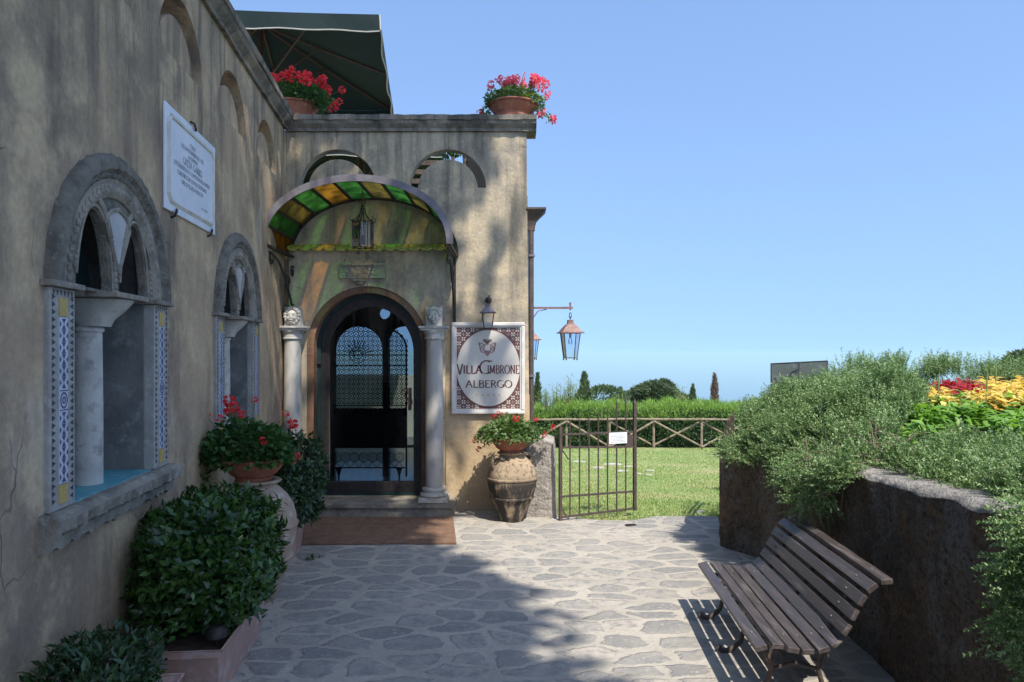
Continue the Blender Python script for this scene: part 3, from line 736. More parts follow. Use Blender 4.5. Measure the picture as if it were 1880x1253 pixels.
    plate('shutter', [[(-.46, 1.03), (.46, 1.03)] + arc(0, 1.985, .46, 0, 180, 20)], .301, .33, M['green_paint'], win)
    return win
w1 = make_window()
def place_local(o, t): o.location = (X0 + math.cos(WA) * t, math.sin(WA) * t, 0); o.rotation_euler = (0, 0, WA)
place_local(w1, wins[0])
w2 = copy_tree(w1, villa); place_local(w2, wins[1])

# ------------------------------------------------------------------ lettering: broad-nib strokes with serifs
def A_(cx, cz, rx, rz, a0, a1, n=10): return [(cx + rx * math.cos(R(a0 + (a1 - a0) * i / n)), cz + rz * math.sin(R(a0 + (a1 - a0) * i / n))) for i in range(n + 1)]
GL = {
 'A': (.72, [[(.02, 0), (.36, 1)], [(.36, 1), (.70, 0)], [(.16, .38), (.56, .38)]], [(.02, 0), (.70, 0)]),
 'B': (.60, [[(.12, 0), (.12, 1)], [(.12, 1)] + A_(.30, .76, .22, .24, 90, -90) + [(.12, .52)], [(.12, .52)] + A_(.32, .26, .24, .26, 90, -90) + [(.12, 0)]], [(.12, 0), (.12, 1)]),
 'C': (.74, [A_(.42, .5, .38, .5, 50, 310, 20)], []),
 'D': (.72, [[(.12, 0), (.12, 1)], [(.12, 1)] + A_(.28, .5, .38, .5, 90, -90, 14) + [(.12, 0)]], [(.12, 0), (.12, 1)]),
 'E': (.56, [[(.12, 0), (.12, 1)], [(.12, 1), (.50, 1), (.50, .88)], [(.12, .52), (.42, .52)], [(.12, 0), (.52, 0), (.52, .12)]], [(.12, 0)]),
 'F': (.54, [[(.12, 0), (.12, 1)], [(.12, 1), (.50, 1), (.50, .88)], [(.12, .52), (.42, .52)]], [(.12, 0)]),
 'G': (.76, [A_(.42, .5, .38, .5, 50, 330, 20), [(.72, .40), (.72, .1)], [(.55, .40), (.78, .40)]], []),
 'H': (.74, [[(.12, 0), (.12, 1)], [(.62, 0), (.62, 1)], [(.12, .5), (.62, .5)]], [(.12, 0), (.12, 1), (.62, 0), (.62, 1)]),
 'I': (.28, [[(.14, 0), (.14, 1)]], [(.14, 0), (.14, 1)]),
 'K': (.66, [[(.12, 0), (.12, 1)], [(.58, 1), (.14, .48)], [(.25, .6), (.62, 0)]], [(.12, 0), (.12, 1), (.62, 0), (.56, 1)]),
 'L': (.54, [[(.12, 0), (.12, 1)], [(.12, 0), (.50, 0), (.50, .14)]], [(.12, 1)]),
 'M': (.88, [[(.12, 0), (.14, 1)], [(.14, 1), (.44, .1)], [(.44, .1), (.72, 1)], [(.72, 1), (.76, 0)]], [(.12, 0), (.76, 0)]),
 'N': (.76, [[(.12, 0), (.12, 1)], [(.12, 1), (.64, 0)], [(.64, 0), (.64, 1)]], [(.12, 0), (.64, 1)]),
 'O': (.82, [A_(.41, .5, .37, .5, 0, 360, 26)], []),
 'Q': (.82, [A_(.41, .5, .37, .5, 0, 360, 26), [(.45, .15), (.8, -.15)]], []),
 'P': (.58, [[(.12, 0), (.12, 1)], [(.12, 1)] + A_(.28, .74, .24, .26, 90, -90) + [(.12, .48)]], [(.12, 0), (.12, 1)]),
 'R': (.64, [[(.12, 0), (.12, 1)], [(.12, 1)] + A_(.28, .75, .22, .25, 90, -90) + [(.12, .5)], [(.30, .5), (.60, 0)]], [(.12, 0), (.12, 1), (.60, 0)]),
 'S': (.54, [A_(.27, .75, .19, .25, 40, 240, 10) + A_(.27, .25, .21, .26, 70, -150, 10)], []),
 'T': (.62, [[(.31, 0), (.31, 1)], [(.02, .88), (.02, 1), (.60, 1), (.60, .88)]], [(.31, 0)]),
 'U': (.72, [[(.12, 1), (.12, .3)] + A_(.36, .26, .24, .27, 180, 360) + [(.60, 1)]], [(.12, 1), (.60, 1)]),
 'V': (.70, [[(.02, 1), (.36, 0)], [(.36, 0), (.68, 1)]], [(.02, 1), (.68, 1)]),
 'W': (.98, [[(.02, 1), (.27, 0)], [(.27, 0), (.49, 1)], [(.49, 1), (.73, 0)], [(.73, 0), (.95, 1)]], [(.02, 1), (.95, 1)]),
 'Y': (.66, [[(.02, 1), (.33, .48)], [(.64, 1), (.33, .48)], [(.33, .48), (.33, 0)]], [(.02, 1), (.64, 1), (.33, 0)]),
 '1': (.4, [[(.08, .82), (.22, 1), (.22, 0)]], [(.22, 0)]), '9': (.56, [A_(.28, .7, .2, .3, 0, 360, 14), [(.48, .7), (.40, .2), (.2, 0)]], []),
 '3': (.5, [A_(.24, .76, .2, .24, 140, -90) + A_(.24, .26, .22, .26, 90, -140)], []),
 '8': (.52, [A_(.26, .76, .18, .24, 0, 360, 14), A_(.26, .26, .21, .26, 0, 360, 14)], []),
 '.': (.2, [[(.1, 0), (.1, .1)]], []), ' ': (.35, [], []), "'": (.2, [[(.1, .8), (.1, 1)]], [])}
def textmesh(mb, s, cx, z, h, width, y, thick=.15, thin=.045, sizes=None):
    tot = sum(GL[c][0] + .07 for c in s); k = width / (tot * 1.0); x = cx - width / 2
    for i, c in enumerate(s):
        w, strokes, serifs = GL[c]; hs = (sizes or {}).get(i, 1.0); dz = (sizes or {}).get(('d', i), 0)
        for st in strokes:
            L = []; Rr = []
            n = len(st)
            for j, (a, b) in enumerate(st):
                p0 = st[max(0, j - 1)]; p1 = st[min(n - 1, j + 1)]
                dx, dz2 = (p1[0] - p0[0]) * k, (p1[1] - p0[1]) * h * hs; ln = math.hypot(dx, dz2) or 1
                ang = math.atan2(dz2, dx)
                t = (thin + (thick - thin) * abs(math.sin(ang - R(-18)))) * k * .5 * max(1, 1)
                px, pz = x + a * k, z + dz + b * h * hs
                L.append((px - dz2 / ln * t, y, pz + dx / ln * t)); Rr.append((px + dz2 / ln * t, y, pz - dx / ln * t))
            m = len(L); mb.add(L + Rr, [(q, q + 1, m + q + 1, m + q) for q in range(m - 1)])
        for a, b in serifs:
            px, pz = x + a * k, z + dz + b * h * hs
            mb.add([(px - .10 * k, y, pz - .02 * h), (px + .10 * k, y, pz - .02 * h), (px + .10 * k, y, pz + .02 * h), (px - .10 * k, y, pz + .02 * h)], [(0, 1, 2, 3)])
        x += (w + .07) * k
    return mb
# ------------------------------------------------------------------ marble plaque on the side wall (local x along wall reversed so text reads left to right: +x away from camera)
pl = tag(empty('marble_plaque'), 'white marble plaque with grey inscription, clamped to the side wall between the two twin-arched windows', 'plaque')
pt0, pt1 = wt(298), wt(391)
place_local(pl, (pt0 + pt1) / 2); hw = (pt1 - pt0) / 2; z0, z1 = 2.47, 3.275
z0 = H + (648 - 382) * (pt0 / ct) / F; z1 = H + (648 - 184) * (pt0 / ct) / F
zc = (z0 + z1) / 2
MB().box(-hw, hw, -.016, 0, z0, z1).build('slab', M['plaque'], pl, bev=.006)
mb = MB()
def frame_(mb, x0, x1, a, b, w, y0, y1):
    mb.box(x0, x1, y0, y1, a, a + w).box(x0, x1, y0, y1, b - w, b).box(x0, x0 + w, y0, y1, a + w, b - w).box(x1 - w, x1, y0, y1, a + w, b - w)
ch = .045; X_ = hw - .06; za, zb = z0 + .06, z1 - .06
path = [(-X_ + ch, za), (X_ - ch, za), (X_, za + ch), (X_, zb - ch), (X_ - ch, zb), (-X_ + ch, zb), (-X_, zb - ch), (-X_, za + ch)]
mb.tube([(x, -.016, z) for x, z in path + path[:1]], .011, 6)
path2 = [(x * 1.07, zc + (z - zc) * 1.05) for x, z in path]
mb.tube([(x, -.016, z) for x, z in path2 + path2[:1]], .006, 6)
mb.build('moulding', M['plaque_edge'], pl)
lines = [('QUI', .12, .82), ('NELLA PRIMAVERA DEL 1938', .50, .74), ('LA DIVINA', .22, .66), ('GRETA GARBO', .44, .55), ('SOTTRAENDOSI AL CLAMORE DI HOLLYWOOD', .82, .47), ('CONOBBE CON LEOPOLD STOKOWSKI', .66, .38), ("ORE DI SEGRETA FELICITA'", .50, .29)]
mb = MB()
for s, w, v in lines:
    textmesh(mb, s, .0, za + (zb - za) * v, .042 if 'GARBO' in s else .024, w * 2 * X_, -.0172, .22, .1)
mb.build('inscription', M['letter_grey'], pl); mb = MB()
textmesh(mb, 'C.G. 1983', X_ * .55, za + (zb - za) * .12, .014,   .3 * X_, -.0172, .2, .1)
mb.build('signature', M['letter_grey'], pl)
for x, z in ((-hw * .72, z0), (hw * .72, z0), (0, z1)):
    s = 1 if z == z1 else -1
    MB().tube([(x, -.0, z + s * .03), (x, -.024, z + s * .02), (x, -.034, z - s * .012), (x + .012, -.03, z - s * .022), (x + .02, -.026, z)], .007, 8).build('iron_hook', M['iron'], pl)

# ------------------------------------------------------------------ hotel sign
sg = tag(empty('hotel_sign', (0, WY - .007, 0)), 'enamel hotel sign with white oval, crest and brown lettering, right of the door', 'sign')
x0, x1, z0, z1 = fx(829.5), fx(963.5), fz(760), fz(592.5)
mb = MB(); frame_(mb, x0, x1, z0, z1, .04, -.05, 0); mb.build('frame', M['sign_frame'], sg, bev=.01)
mb = MB(); frame_(mb, x0 + .0405, x1 - .0405, z0 + .0405, z1 - .0405, .014, -.038, 0); mb.build('inner_moulding', M['sign_frame'], sg, bev=.003)
px0, px1, pz0, pz1 = x0 + .055, x1 - .055, z0 + .055, z1 - .055
MB().box(px0, px1, -.02, 0, pz0, pz1).build('tile_panel', M['sign_brown'], sg)
cx, cz = (x0 + x1) / 2, (pz0 + pz1) / 2; ex, ez = .337, .405
mb = MB(); nx_, nz_ = 14, 18; sw, sh = (px1 - px0) / nx_, (pz1 - pz0) / nz_
for i in range(nx_):
    for j in range(nz_):
        ax, az = px0 + (i + .5) * sw, pz0 + (j + .5) * sh
        if ((ax - cx) / (ex + .02)) ** 2 + ((az - cz) / (ez + .02)) ** 2 < 1: continue
        y = -.0215
        if (i + j) % 2 == 0:
            for k in range(4):
                a = R(45 + 90 * k); d = (math.cos(a), math.sin(a)); p = (-d[1], d[0])
                mb.add([(ax + d[0] * u + p[0] * v, y, az + d[1] * u + p[1] * v) for u, v in ((.003, 0), (.014, .0075), (.027, .004), (.027, -.004), (.014, -.0075))], [(0, 1, 2, 3, 4)])
        else:
            mb.add([(ax + u, y, az + v) for u, v in ((-.006, 0), (0, .006), (.006, 0), (0, -.006))], [(0, 1, 2, 3)])
            for u, v in ((0, 1), (1, 0), (0, -1), (-1, 0)):
                mb.add([(ax + u * .015 + a, y, az + v * .015 + b) for a, b in ((-.004, 0), (0, .004), (.004, 0), (0, -.004))], [(0, 1, 2, 3)])
mb.build('tile_pattern', M['sign_white'], sg)
plate('oval_rim', [arc(cx, cz, ex + .012, 0, 360, 64, rz=ez + .012)[:-1]], -.024, -.0203, M['sign_brown'], sg)
plate('oval', [arc(cx, cz, ex, 0, 360, 64, rz=ez)[:-1]], -.028, -.0243, M['sign_white'], sg)
mb = MB(); yy = -.0295
textmesh(mb, 'VILLA', fx(862.5), fz(686), .085, .27, yy, .2, .06, {0: 1.32, ('d', 0): -.012})
textmesh(mb, 'C', fx(892), fz(686.3), .135, .135, yy, .11, .04)
mb.add([(fx(889), yy, fz(663)), (fx(904), yy, fz(664.5)), (fx(904), yy, fz(662.5)), (fx(890), yy, fz(661.3))], [(0, 1, 2, 3)])
textmesh(mb, 'IMBRONE', fx(924.5), fz(686), .088, .345, yy, .2, .06)
mb.build('hotel_name', M['sign_brown'], sg)
mb = MB(); textmesh(mb, 'ALBERGO', fx(898.5), fz(711.5), .075, .50, yy, .16, .05); mb.build('lettering', M['sign_brown'], sg)
for i in range(5):
    mb = MB(); sx = fx(876 + i * 10.2); szz = fz(725.5)
    pts = [(sx + (.017 if k % 2 == 0 else .007) * math.sin(R(36 * k)), yy, szz + (.017 if k % 2 == 0 else .007) * math.cos(R(36 * k))) for k in range(10)]
    mb.add(pts + [(sx, yy, szz)], [(k, (k + 1) % 10, 10) for k in range(10)]); mb.build('star', M['sign_gold'], sg)
# crest: shield with scrolled leaves and a plume
mb = MB(); c0, h0 = fx(895), fz(640)
def rib(pts, w): 
    mb2 = []
    n = len(pts)
    for j in range(n):
        p0, p1 = pts[max(0, j - 1)], pts[min(n - 1, j + 1)]; dx, dz = p1[0] - p0[0], p1[1] - p0[1]; l = math.hypot(dx, dz) or 1
        ww = w * (1 - .6 * j / n)
        mb2.append((pts[j][0] - dz / l * ww, pts[j][1] + dx / l * ww)); 
    for j in range(n - 1, -1, -1):
        p0, p1 = pts[max(0, j - 1)], pts[min(n - 1, j + 1)]; dx, dz = p1[0] - p0[0], p1[1] - p0[1]; l = math.hypot(dx, dz) or 1
        ww = w * (1 - .6 * j / n)
        mb2.append((pts[j][0] + dz / l * ww, pts[j][1] - dx / l * ww))
    m = len(mb2); mb.add([(a, yy, b) for a, b in mb2], [(q, q + 1, m - 2 - q, m - 1 - q) for q in range(n - 1)])
for s in (-1, 1):
    rib([(c0 + s * .035, h0 + .04), (c0 + s * .035, h0 - .02), (c0 + s * .03, h0 - .045), (c0, h0 - .08)], .007)
    for rr, ox, oz in ((.026, .065, .035), (.022, .06, -.01), (.018, .03, .075)):
        rib([(c0 + s * (ox + rr * (1 - k / 22) * math.cos(R(30 * k))), h0 + oz + rr * (1 - k / 22) * math.sin(R(30 * k))) for k in range(16)], .006)
    rib([(c0 + s * .04, h0 - .05), (c0 + s * .07, h0 - .03), (c0 + s * .08, h0 + .01), (c0 + s * .09, h0 + .07)], .006)
rib([(c0 - .035, h0 + .04), (c0 + .035, h0 + .04)], .004); rib([(c0 - .03, h0 - .03), (c0 + .03, h0 - .03)], .008)
mb.add([(c0 - .032, yy, h0 - .035), (c0, yy, h0 - .08), (c0 + .032, yy, h0 - .035)], [(0, 1, 2)])
for k in range(5): rib([(c0 + (k - 2) * .004, h0 + .05), (c0 + (k - 2) * .014, h0 + .085), (c0 + (k - 2) * .02, h0 + .10)], .007)
mb.build('crest', simple('faded_crest', (.34, .20, .17), (.28, .17, .15), 9, .4, 0), sg)

# ------------------------------------------------------------------ lanterns
def lantern(root, s, capm, framem, glassm=None, nside=4, chim=.0, bw=.115, tw=.17, hh=.36, capw=.19, bulb=True, feet=True):
    """hangs below z=0 of root; s scales"""
    glassm = glassm or M['glass_pale']
    S = lambda v: v * s
    rot = [R(45 + 90 * k) for k in range(4)]
    c = MB(); n = 4; vs = []
    profile = [(.045, -.03), (.045, -.075), (.052, -.08), (.052, -.09), (.075, -.10), (.12, -.145), (.17, -.205), (capw * 1.05, -.215), (capw * 1.05, -.228), (.16, -.228)]
    for r_, z in profile:
        for k in range(4): vs.append((S(r_ * 1.2 * math.cos(rot[k])), S(r_ * 1.2 * math.sin(rot[k])), S(z)))
    c.add(vs, [(i * 4 + k, i * 4 + (k + 1) % 4, (i + 1) * 4 + (k + 1) % 4, (i + 1) * 4 + k) for i in range(len(profile) - 1) for k in range(4)] + [(3, 2, 1, 0)])
    c.build('cap', capm, root)
    fb = MB(); zt, zb = -.229, -.229 - hh
    tp = [(S(tw * math.cos(a)), S(tw * math.sin(a)), S(zt)) for a in rot]; bt = [(S(bw * math.cos(a)), S(bw * math.sin(a)), S(zb)) for a in rot]
    for k in range(4):
        fb.tube([tp[k], bt[k]], S(.0075), 6); fb.tube([bt[k], bt[(k + 1) % 4]], S(.007), 6)
        if feet: fb.ball((bt[k][0], bt[k][1], bt[k][2] - S(.02)), S(.013), 8, 6); fb.tube([bt[k], (bt[k][0], bt[k][1], bt[k][2] - S(.035))], S(.005), 6)
    fb.build('lantern_frame', framem, root)
    for k in range(4):
        q = .985
        a, b, d, e = [Vector(v) for v in (tp[k], tp[(k + 1) % 4], bt[(k + 1) % 4], bt[k])]
        MB().add([a * .97 + Vector((0, 0, a.z * .03)), b * .97 + Vector((0, 0, b.z * .03)), d * .97 + Vector((0, 0, d.z * .03)), e * .97 + Vector((0, 0, e.z * .03))], [(0, 1, 2, 3)]).build('glass_pane', glassm, root)
    if bulb:
        MB().lathe([(.018, -.23), (.018, -.29), (.014, -.29)], seg=12).build('bulb_socket', M['whitebulb'], root).scale = (s, s, s)
        MB().lathe([(.012, -.29), (.028, -.33), (.03, -.36), (.02, -.385), (.0, -.39)], seg=14).build('bulb', M['glass'], root, smooth=True).scale = (s, s, s)
    return root
def bracket_lantern(name, px, ptop, Y, label, armlen, sc):
    x, _, z = at(px, ptop, Y)
    o = tag(empty(name, (x, Y, z), R(10)), label, 'lantern', 'copper lanterns on brackets along the villa side')
    lantern(o, sc, M['copper'], M['iron_brown'])
    # chain hook
    mb = MB(); zz = .13 * sc
    for k in range(2):
        c0_ = -.02 + .06 * k * sc
        mb.tube([(.014 * math.cos(a) * (1 if k % 2 else .3), .014 * math.cos(a) * (.3 if k % 2 else 1), c0_ + .035 * math.sin(a)) for a in np.linspace(0, 2 * math.pi, 13)], .0045, 6)
    mb.build('chain', M['iron'], o)
    mb = MB(); a0 = -armlen
    mb.box(a0, .03, -.012, .012, .105, .13); mb.tube([(0, 0, .09), (0, 0, .165)], .011, 8); mb.ball((0, 0, .17), .014, 8, 6)
    mb.tube([(a0 + .005, 0, -.17), (a0 + .04, 0, -.165), (a0 + .22, 0, .08), (a0 + .32, 0, .10)], .007, 6)
    b = mb.build('bracket', M['copper'], o); b.rotation_euler = (0, 0, R(-10))
    return o
bracket_lantern('bracket_lantern', 1047, 584, 8.65, 'copper street lantern with clear glass hanging from the bracket nearest the villa corner', .60, .80)
bracket_lantern('bracket_lantern', 976, 604, 12.5, 'copper lantern half hidden behind the downpipe, the farther of the two bracket lanterns', .66, .85)
# small wall lantern over the sign
o = tag(empty('wall_lantern', (fx(897), WY - .17, fz(557))), 'small grey wall lantern mounted just above the hotel sign', 'lantern')
lantern(o, .50, M['lead'], M['iron'], M['glass'], hh=.32, bulb=False, feet=False)
mb = MB().tube([(0, .168, .03), (0, .10, .055), (0, .03, .05), (0, 0, .02), (0, 0, -.03)], .010, 8)
mb.lathe([(.0, 0), (.035, .002), (.035, .012), (0, .014)], (0, 0, 0), 14)
mb.ball((0, .15, .03), .035, 10, 8, (1, .5, 1)); mb.tube([(0, .12, .05), (.012, .08, .075), (0, .05, .05)], .007, 6)
mb.build('bracket', M['iron'], o)
# porch lantern
o = tag(empty('porch_lantern', at(666, 372, 7.3)), 'ornate dark iron hexagonal lantern hanging under the arched awning', 'lantern')
mb = MB(); zt, zb, r_ = -.20, -.445, .105
def hx6(r, z): return [(r * math.cos(R(60 * k + 30)), r * math.sin(R(60 * k + 30)), z) for k in range(6)]
for k in range(6):
    a, b = hx6(r_, zt), hx6(r_, zb)
    mb.tube([a[k], b[k]], .006, 6); mb.tube([a[k], a[(k + 1) % 6]], .006, 6); mb.tube([b[k], b[(k + 1) % 6]], .006, 6)
    ca, sa = math.cos(R(60 * k + 30)), math.sin(R(60 * k + 30))
    mb.tube([(r_ * ca, r_ * sa, zt), (.065 * ca, .065 * sa, zt + .04), (.028 * ca, .028 * sa, zt + .09), (.02 * ca, .02 * sa, zt + .15)], .006, 6)
    mb.tube([(r_ * ca, r_ * sa, zt), (.135 * ca, .135 * sa, zt + .02), (.125 * ca, .125 * sa, zt + .05)], .004, 6)
    mb.tube([(r_ * ca, r_ * sa, zb), (.13 * ca, .13 * sa, zb - .01), (.15 * ca, .15 * sa, zb + .02), (.13 * ca, .13 * sa, zb + .03)], .004, 6)
    mb.ball((r_ * ca, r_ * sa, zt + .012), .012, 6, 5)
    for q in (.3, .7):
        p = [a[k][i] * (1 - q) + a[(k + 1) % 6][i] * q for i in range(2)]; mb.tube([(p[0], p[1], zt), (p[0], p[1], zb)], .003, 5)
mb.tube([(0, 0, 0), (0, 0, .10)], .006, 6); mb.ball((0, 0, -.03), .02, 8, 6); mb.ball((0, 0, .02), .014, 8, 6)
for s in (-1, 1): mb.tube([(0, 0, -.02), (s * .03, 0, 0), (s * .025, 0, .03), (0, 0, .03)], .005, 6)
mb.lathe([(.03, zb), (.02, zb + .04), (.015, zb + .12)], (0, 0, 0), 12)
mb.build('lantern_frame', M['iron'], o)
for k in range(6):
    a, b = hx6(r_ * .95, zt), hx6(r_ * .95, zb)
    MB().add([a[k], a[(k + 1) % 6], b[(k + 1) % 6], b[k]], [(0, 1, 2, 3)]).build('glass_pane', M['glass'], o)
MB().tube([(0, 0, .10), (0, 0, .18)], .004, 6).build('chain', M['iron'], o)

# ------------------------------------------------------------------ arched awning
aw = tag(empty('awning', (0, 0, 0)), 'barrel awning of green and amber glass panels over the front door', 'awning')
yf, yb_ = 6.95, WY - .005
awc, aww, awr, awz = -1.475, .885, .62, 2.73
def awp(t, y, off=0): # t 0..1 left->right
    a = math.pi * (1 - t); rr = aww + off
    return (awc + rr * math.cos(a), y, awz + (awr + off) * math.sin(a) ** .92)
for i in range(12):
    seg = 4; vs = []; t0, t1 = i / 12 + .007, (i + 1) / 12 - .007
    for k in range(seg + 1):
        t = t0 + (t1 - t0) * k / seg; vs += [awp(t, yf + .01), awp(t, yb_)]
    m = [M['pan_amber'], M['pan_green'], M['pan_olive'], M['pan_green'], M['pan_amber'], M['pan_green'], M['pan_olive'], M['pan_green'], M['pan_olive'], M['pan_green'], M['pan_olive'], M['pan_green']][i]
    MB().add(vs, [(2 * k, 2 * k + 1, 2 * k + 3, 2 * k + 2) for k in range(seg)]).build('panel', m, aw)
for i in range(13):
    t = i / 12
    a, b = awp(t, yf, -.012), awp(t, yb_, -.012); c, d = awp(t, yf, .012), awp(t, yb_, .012)
    tx = Vector(awp(min(1, t + .01), yf)) - Vector(awp(max(0, t - .01), yf)); tx.normalize(); tx *= .015
    A4 = [Vector(a) - tx, Vector(a) + tx, Vector(c) + tx, Vector(c) - tx]; B4 = [Vector(b) - tx, Vector(b) + tx, Vector(d) + tx, Vector(d) - tx]
    MB().add(A4 + B4, [(0, 1, 2, 3), (7, 6, 5, 4), (0, 4, 5, 1), (1, 5, 6, 2), (2, 6, 7, 3), (3, 7, 4, 0)]).build('rib', M['iron'], aw)
n = 60
mb = MB(); vs = []
for k in range(n + 1):
    t = k / n
    for off, y in ((-.03, yf), (.035, yf), (.035, yf - .012), (-.03, yf - .012)): vs.append(awp(t, y, off))
mb.add(vs, [(4 * k + j, 4 * k + 4 + j, 4 * k + 4 + (j + 1) % 4, 4 * k + (j + 1) % 4) for k in range(n) for j in range(4)] + [(0, 1, 2, 3), (4 * n, 4 * n + 1, 4 * n + 2, 4 * n + 3)])
mb.build('front_rim', M['lead'], aw)
mb = MB(); vs = []
for k in range(n + 1):
    for off, y in ((-.02, yb_ - .03), (.02, yb_ - .03), (.02, yb_), (-.02, yb_)): vs.append(awp(k / n, y, off))
mb.add(vs, [(4 * k + j, 4 * k + 4 + j, 4 * k + 4 + (j + 1) % 4, 4 * k + (j + 1) % 4) for k in range(n) for j in range(4)] + [(0, 1, 2, 3), (4 * n, 4 * n + 1, 4 * n + 2, 4 * n + 3)])
mb.build('back_rim', M['iron'], aw)
for sx in (-1, 1):      # scroll brackets down the wall
    x = awc + sx * (aww - .02)
    if sx < 0: x += .03
    mb = MB()
    mb.box(x - .012, x + .012, yb_ - .03, yb_ - .004, 1.95, 2.73); mb.box(x - .012, x + .012, yf, yb_ - .031, 2.70, 2.725)
    n2 = 26; pts = []
    for k in range(n2):
        u = k / (n2 - 1); pts.append((x, yf + .04 + (yb_ - yf - .08) * u, 2.66 - .62 * u ** 2.2))
    mb.tube(pts, .011, 6)
    for cy_, cz_, rr in ((yf + .12, 2.60, .07), (yb_ - .10, 2.16, .06), (yb_ - .28, 2.42, .08), (yb_ - .12, 2.55, .07)):
        mb.tube([(x, cy_ + rr * (1 - k / 26) * math.cos(R(28 * k)), cz_ + rr * (1 - k / 26) * math.sin(R(28 * k))) for k in range(20)], .008, 6)
    mb.ball((x, yf + .12, 2.60), .022, 8, 6)
    mb.build('scroll_bracket', M['iron'], aw)

# ------------------------------------------------------------------ downpipe with its hopper
dp = tag(empty('downpipe', (.206, WY + .10, 0)), 'brown metal downpipe with a moulded hopper head at the villa corner', 'downpipe')
MB().tube([(0, 0, .0), (0, 0, 3.02)], .030, 14).build('pipe', M['iron_brown'], dp, smooth=True)
mb = MB(); vs = []
for w, z in ((.04, 3.02), (.045, 3.07), (.06, 3.12), (.10, 3.17), (.12, 3.19), (.16, 3.235), (.16, 3.255), (.15, 3.255)):
    vs += [(-.05, -w * .7, z), (w, -w * .7, z), (w, w, z), (-.05, w, z)]
mb.add(vs, [(i * 4 + k, i * 4 + (k + 1) % 4, (i + 1) * 4 + (k + 1) % 4, (i + 1) * 4 + k) for i in range(7) for k in range(4)] + [(28, 29, 30, 31)])
mb.build('hopper', M['iron_brown'], dp)
for z in (2.75, 1.45, .6): MB().tube([(0, 0, z - .012), (0, 0, z + .012)], .043, 14).box(-.06, 0, -.01, .01, z - .008, z + .008).build('pipe_clip', M['lead'], dp)

# ------------------------------------------------------------------ ornate iron screen inside the lobby
sc_ = tag(empty('iron_screen', (0, 8.62, .16)), 'arched openwork iron screen with lattice rosettes, seen through the glass door', 'screen')
sy = 8.62
X8 = lambda px: (px - 940) * sy / F
Z8 = lambda py: H - (py - 648) * sy / F - .16
mb = MB()
def inside(x, z):
    for a, b, top in ((X8(612), X8(704), Z8(598)), (X8(711), X8(746), Z8(606))):
        if a <= x <= b and z <= top:
            if b - a > .4:
                c = (a + b) / 2; r = (b - a) / 2; zz = top - r
            else: c = a; r = (b - a); zz = top - r * 1.1
            if z < zz or ((x - c) / r) ** 2 + ((z - zz) / (r * (1 if b - a > .4 else 1.1))) ** 2 < .93: return True
    return False
def ring(cx, cz, r, w, n=10, y=0):
    vs = []
    for k in range(n):
        a = 2 * math.pi * k / n; vs += [(cx + r * math.cos(a), y, cz + r * math.sin(a)), (cx + (r - w) * math.cos(a), y, cz + (r - w) * math.sin(a))]
    mb.add(vs, [(2 * k, (2 * k + 2) % (2 * n), (2 * k + 3) % (2 * n), 2 * k + 1) for k in range(n)])
st = .056; z = Z8(745)
row = 0
while z < Z8(596):
    x = X8(610) + (0)
    while x < X8(748):
        if inside(x, z) and inside(x - .01, z): ring(x, z, .034, .009, 14); ring(x + st / 2, z + st / 2, .020, .009, 8); ring(x, z, .014, .008, 6)
        x += st
    z += st
for cxk in (X8(657),):
    for r_ in (.05, .10): ring(cxk, Z8(652), r_, .008, 24, -.004)
    for k in range(13):
        a = R(15 * k); mb.tube([(cxk + .05 * math.cos(a), -.004, Z8(652) + .05 * math.sin(a)), (cxk + .18 * math.cos(a), -.004, Z8(652) + .18 * math.sin(a))], .0045, 4)
mb.build('lattice', M['iron'], sc_)
mb = MB()
for pxv in (612, 704, 711, 746):
    mb.box(X8(pxv) - .009, X8(pxv) + .009, -.012, .012, Z8(875), Z8(640))
mb.box(X8(704) + .01, X8(711) - .01, -.03, .03, Z8(875), Z8(606))
for pyv in (652, 672, 745): mb.box(X8(612), X8(746), -.01, .01, Z8(pyv) - .006, Z8(pyv) + .006)
c = (X8(612) + X8(704)) / 2; r_ = (X8(704) - X8(612)) / 2
mb.tube([(c + r_ * math.cos(R(a)), 0, Z8(598) - r_ + r_ * math.sin(R(a))) for a in range(0, 181, 10)], .011, 6)
mb.tube([(X8(711) + (X8(746) - X8(711)) * math.cos(R(a)), 0, Z8(640) + (Z8(606) - Z8(640)) * math.sin(R(a))) for a in range(0, 91, 10)], .011, 6)
mb.build('screen_frame', M['iron'], sc_)
MB().box(X8(612), X8(746), -.006, .006, Z8(822), Z8(750)).build('solid_panel', M['iron'], sc_)
mb = MB()
zc_ = Z8(840); k = 0; x = X8(618)
while x < X8(745):
    ring(x, zc_, .058, .009, 18); ring(x, zc_, .036, .007, 14); ring(x, zc_, .014, .007, 8); mb.tube([(x - .05, 0, Z8(858)), (x, 0, zc_ - .058), (x + .05, 0, Z8(858))], .004, 4)
    x += .105
mb.box(X8(612), X8(746), -.008, .008, Z8(860), Z8(858)); mb.box(X8(612), X8(746), -.008, .008, Z8(823), Z8(821))
for pxv in (622, 733): mb.add([(X8(pxv) - .035, 0, Z8(860)), (X8(pxv) + .035, 0, Z8(860)), (X8(pxv) + .012, 0, Z8(873)), (X8(pxv) - .012, 0, Z8(873))], [(0, 1, 2, 3)]); mb.tube([(X8(pxv), 0, Z8(872)), (X8(pxv), 0, 0)], .01, 6)
mb.build('lower_scrollwork', M['iron'], sc_)
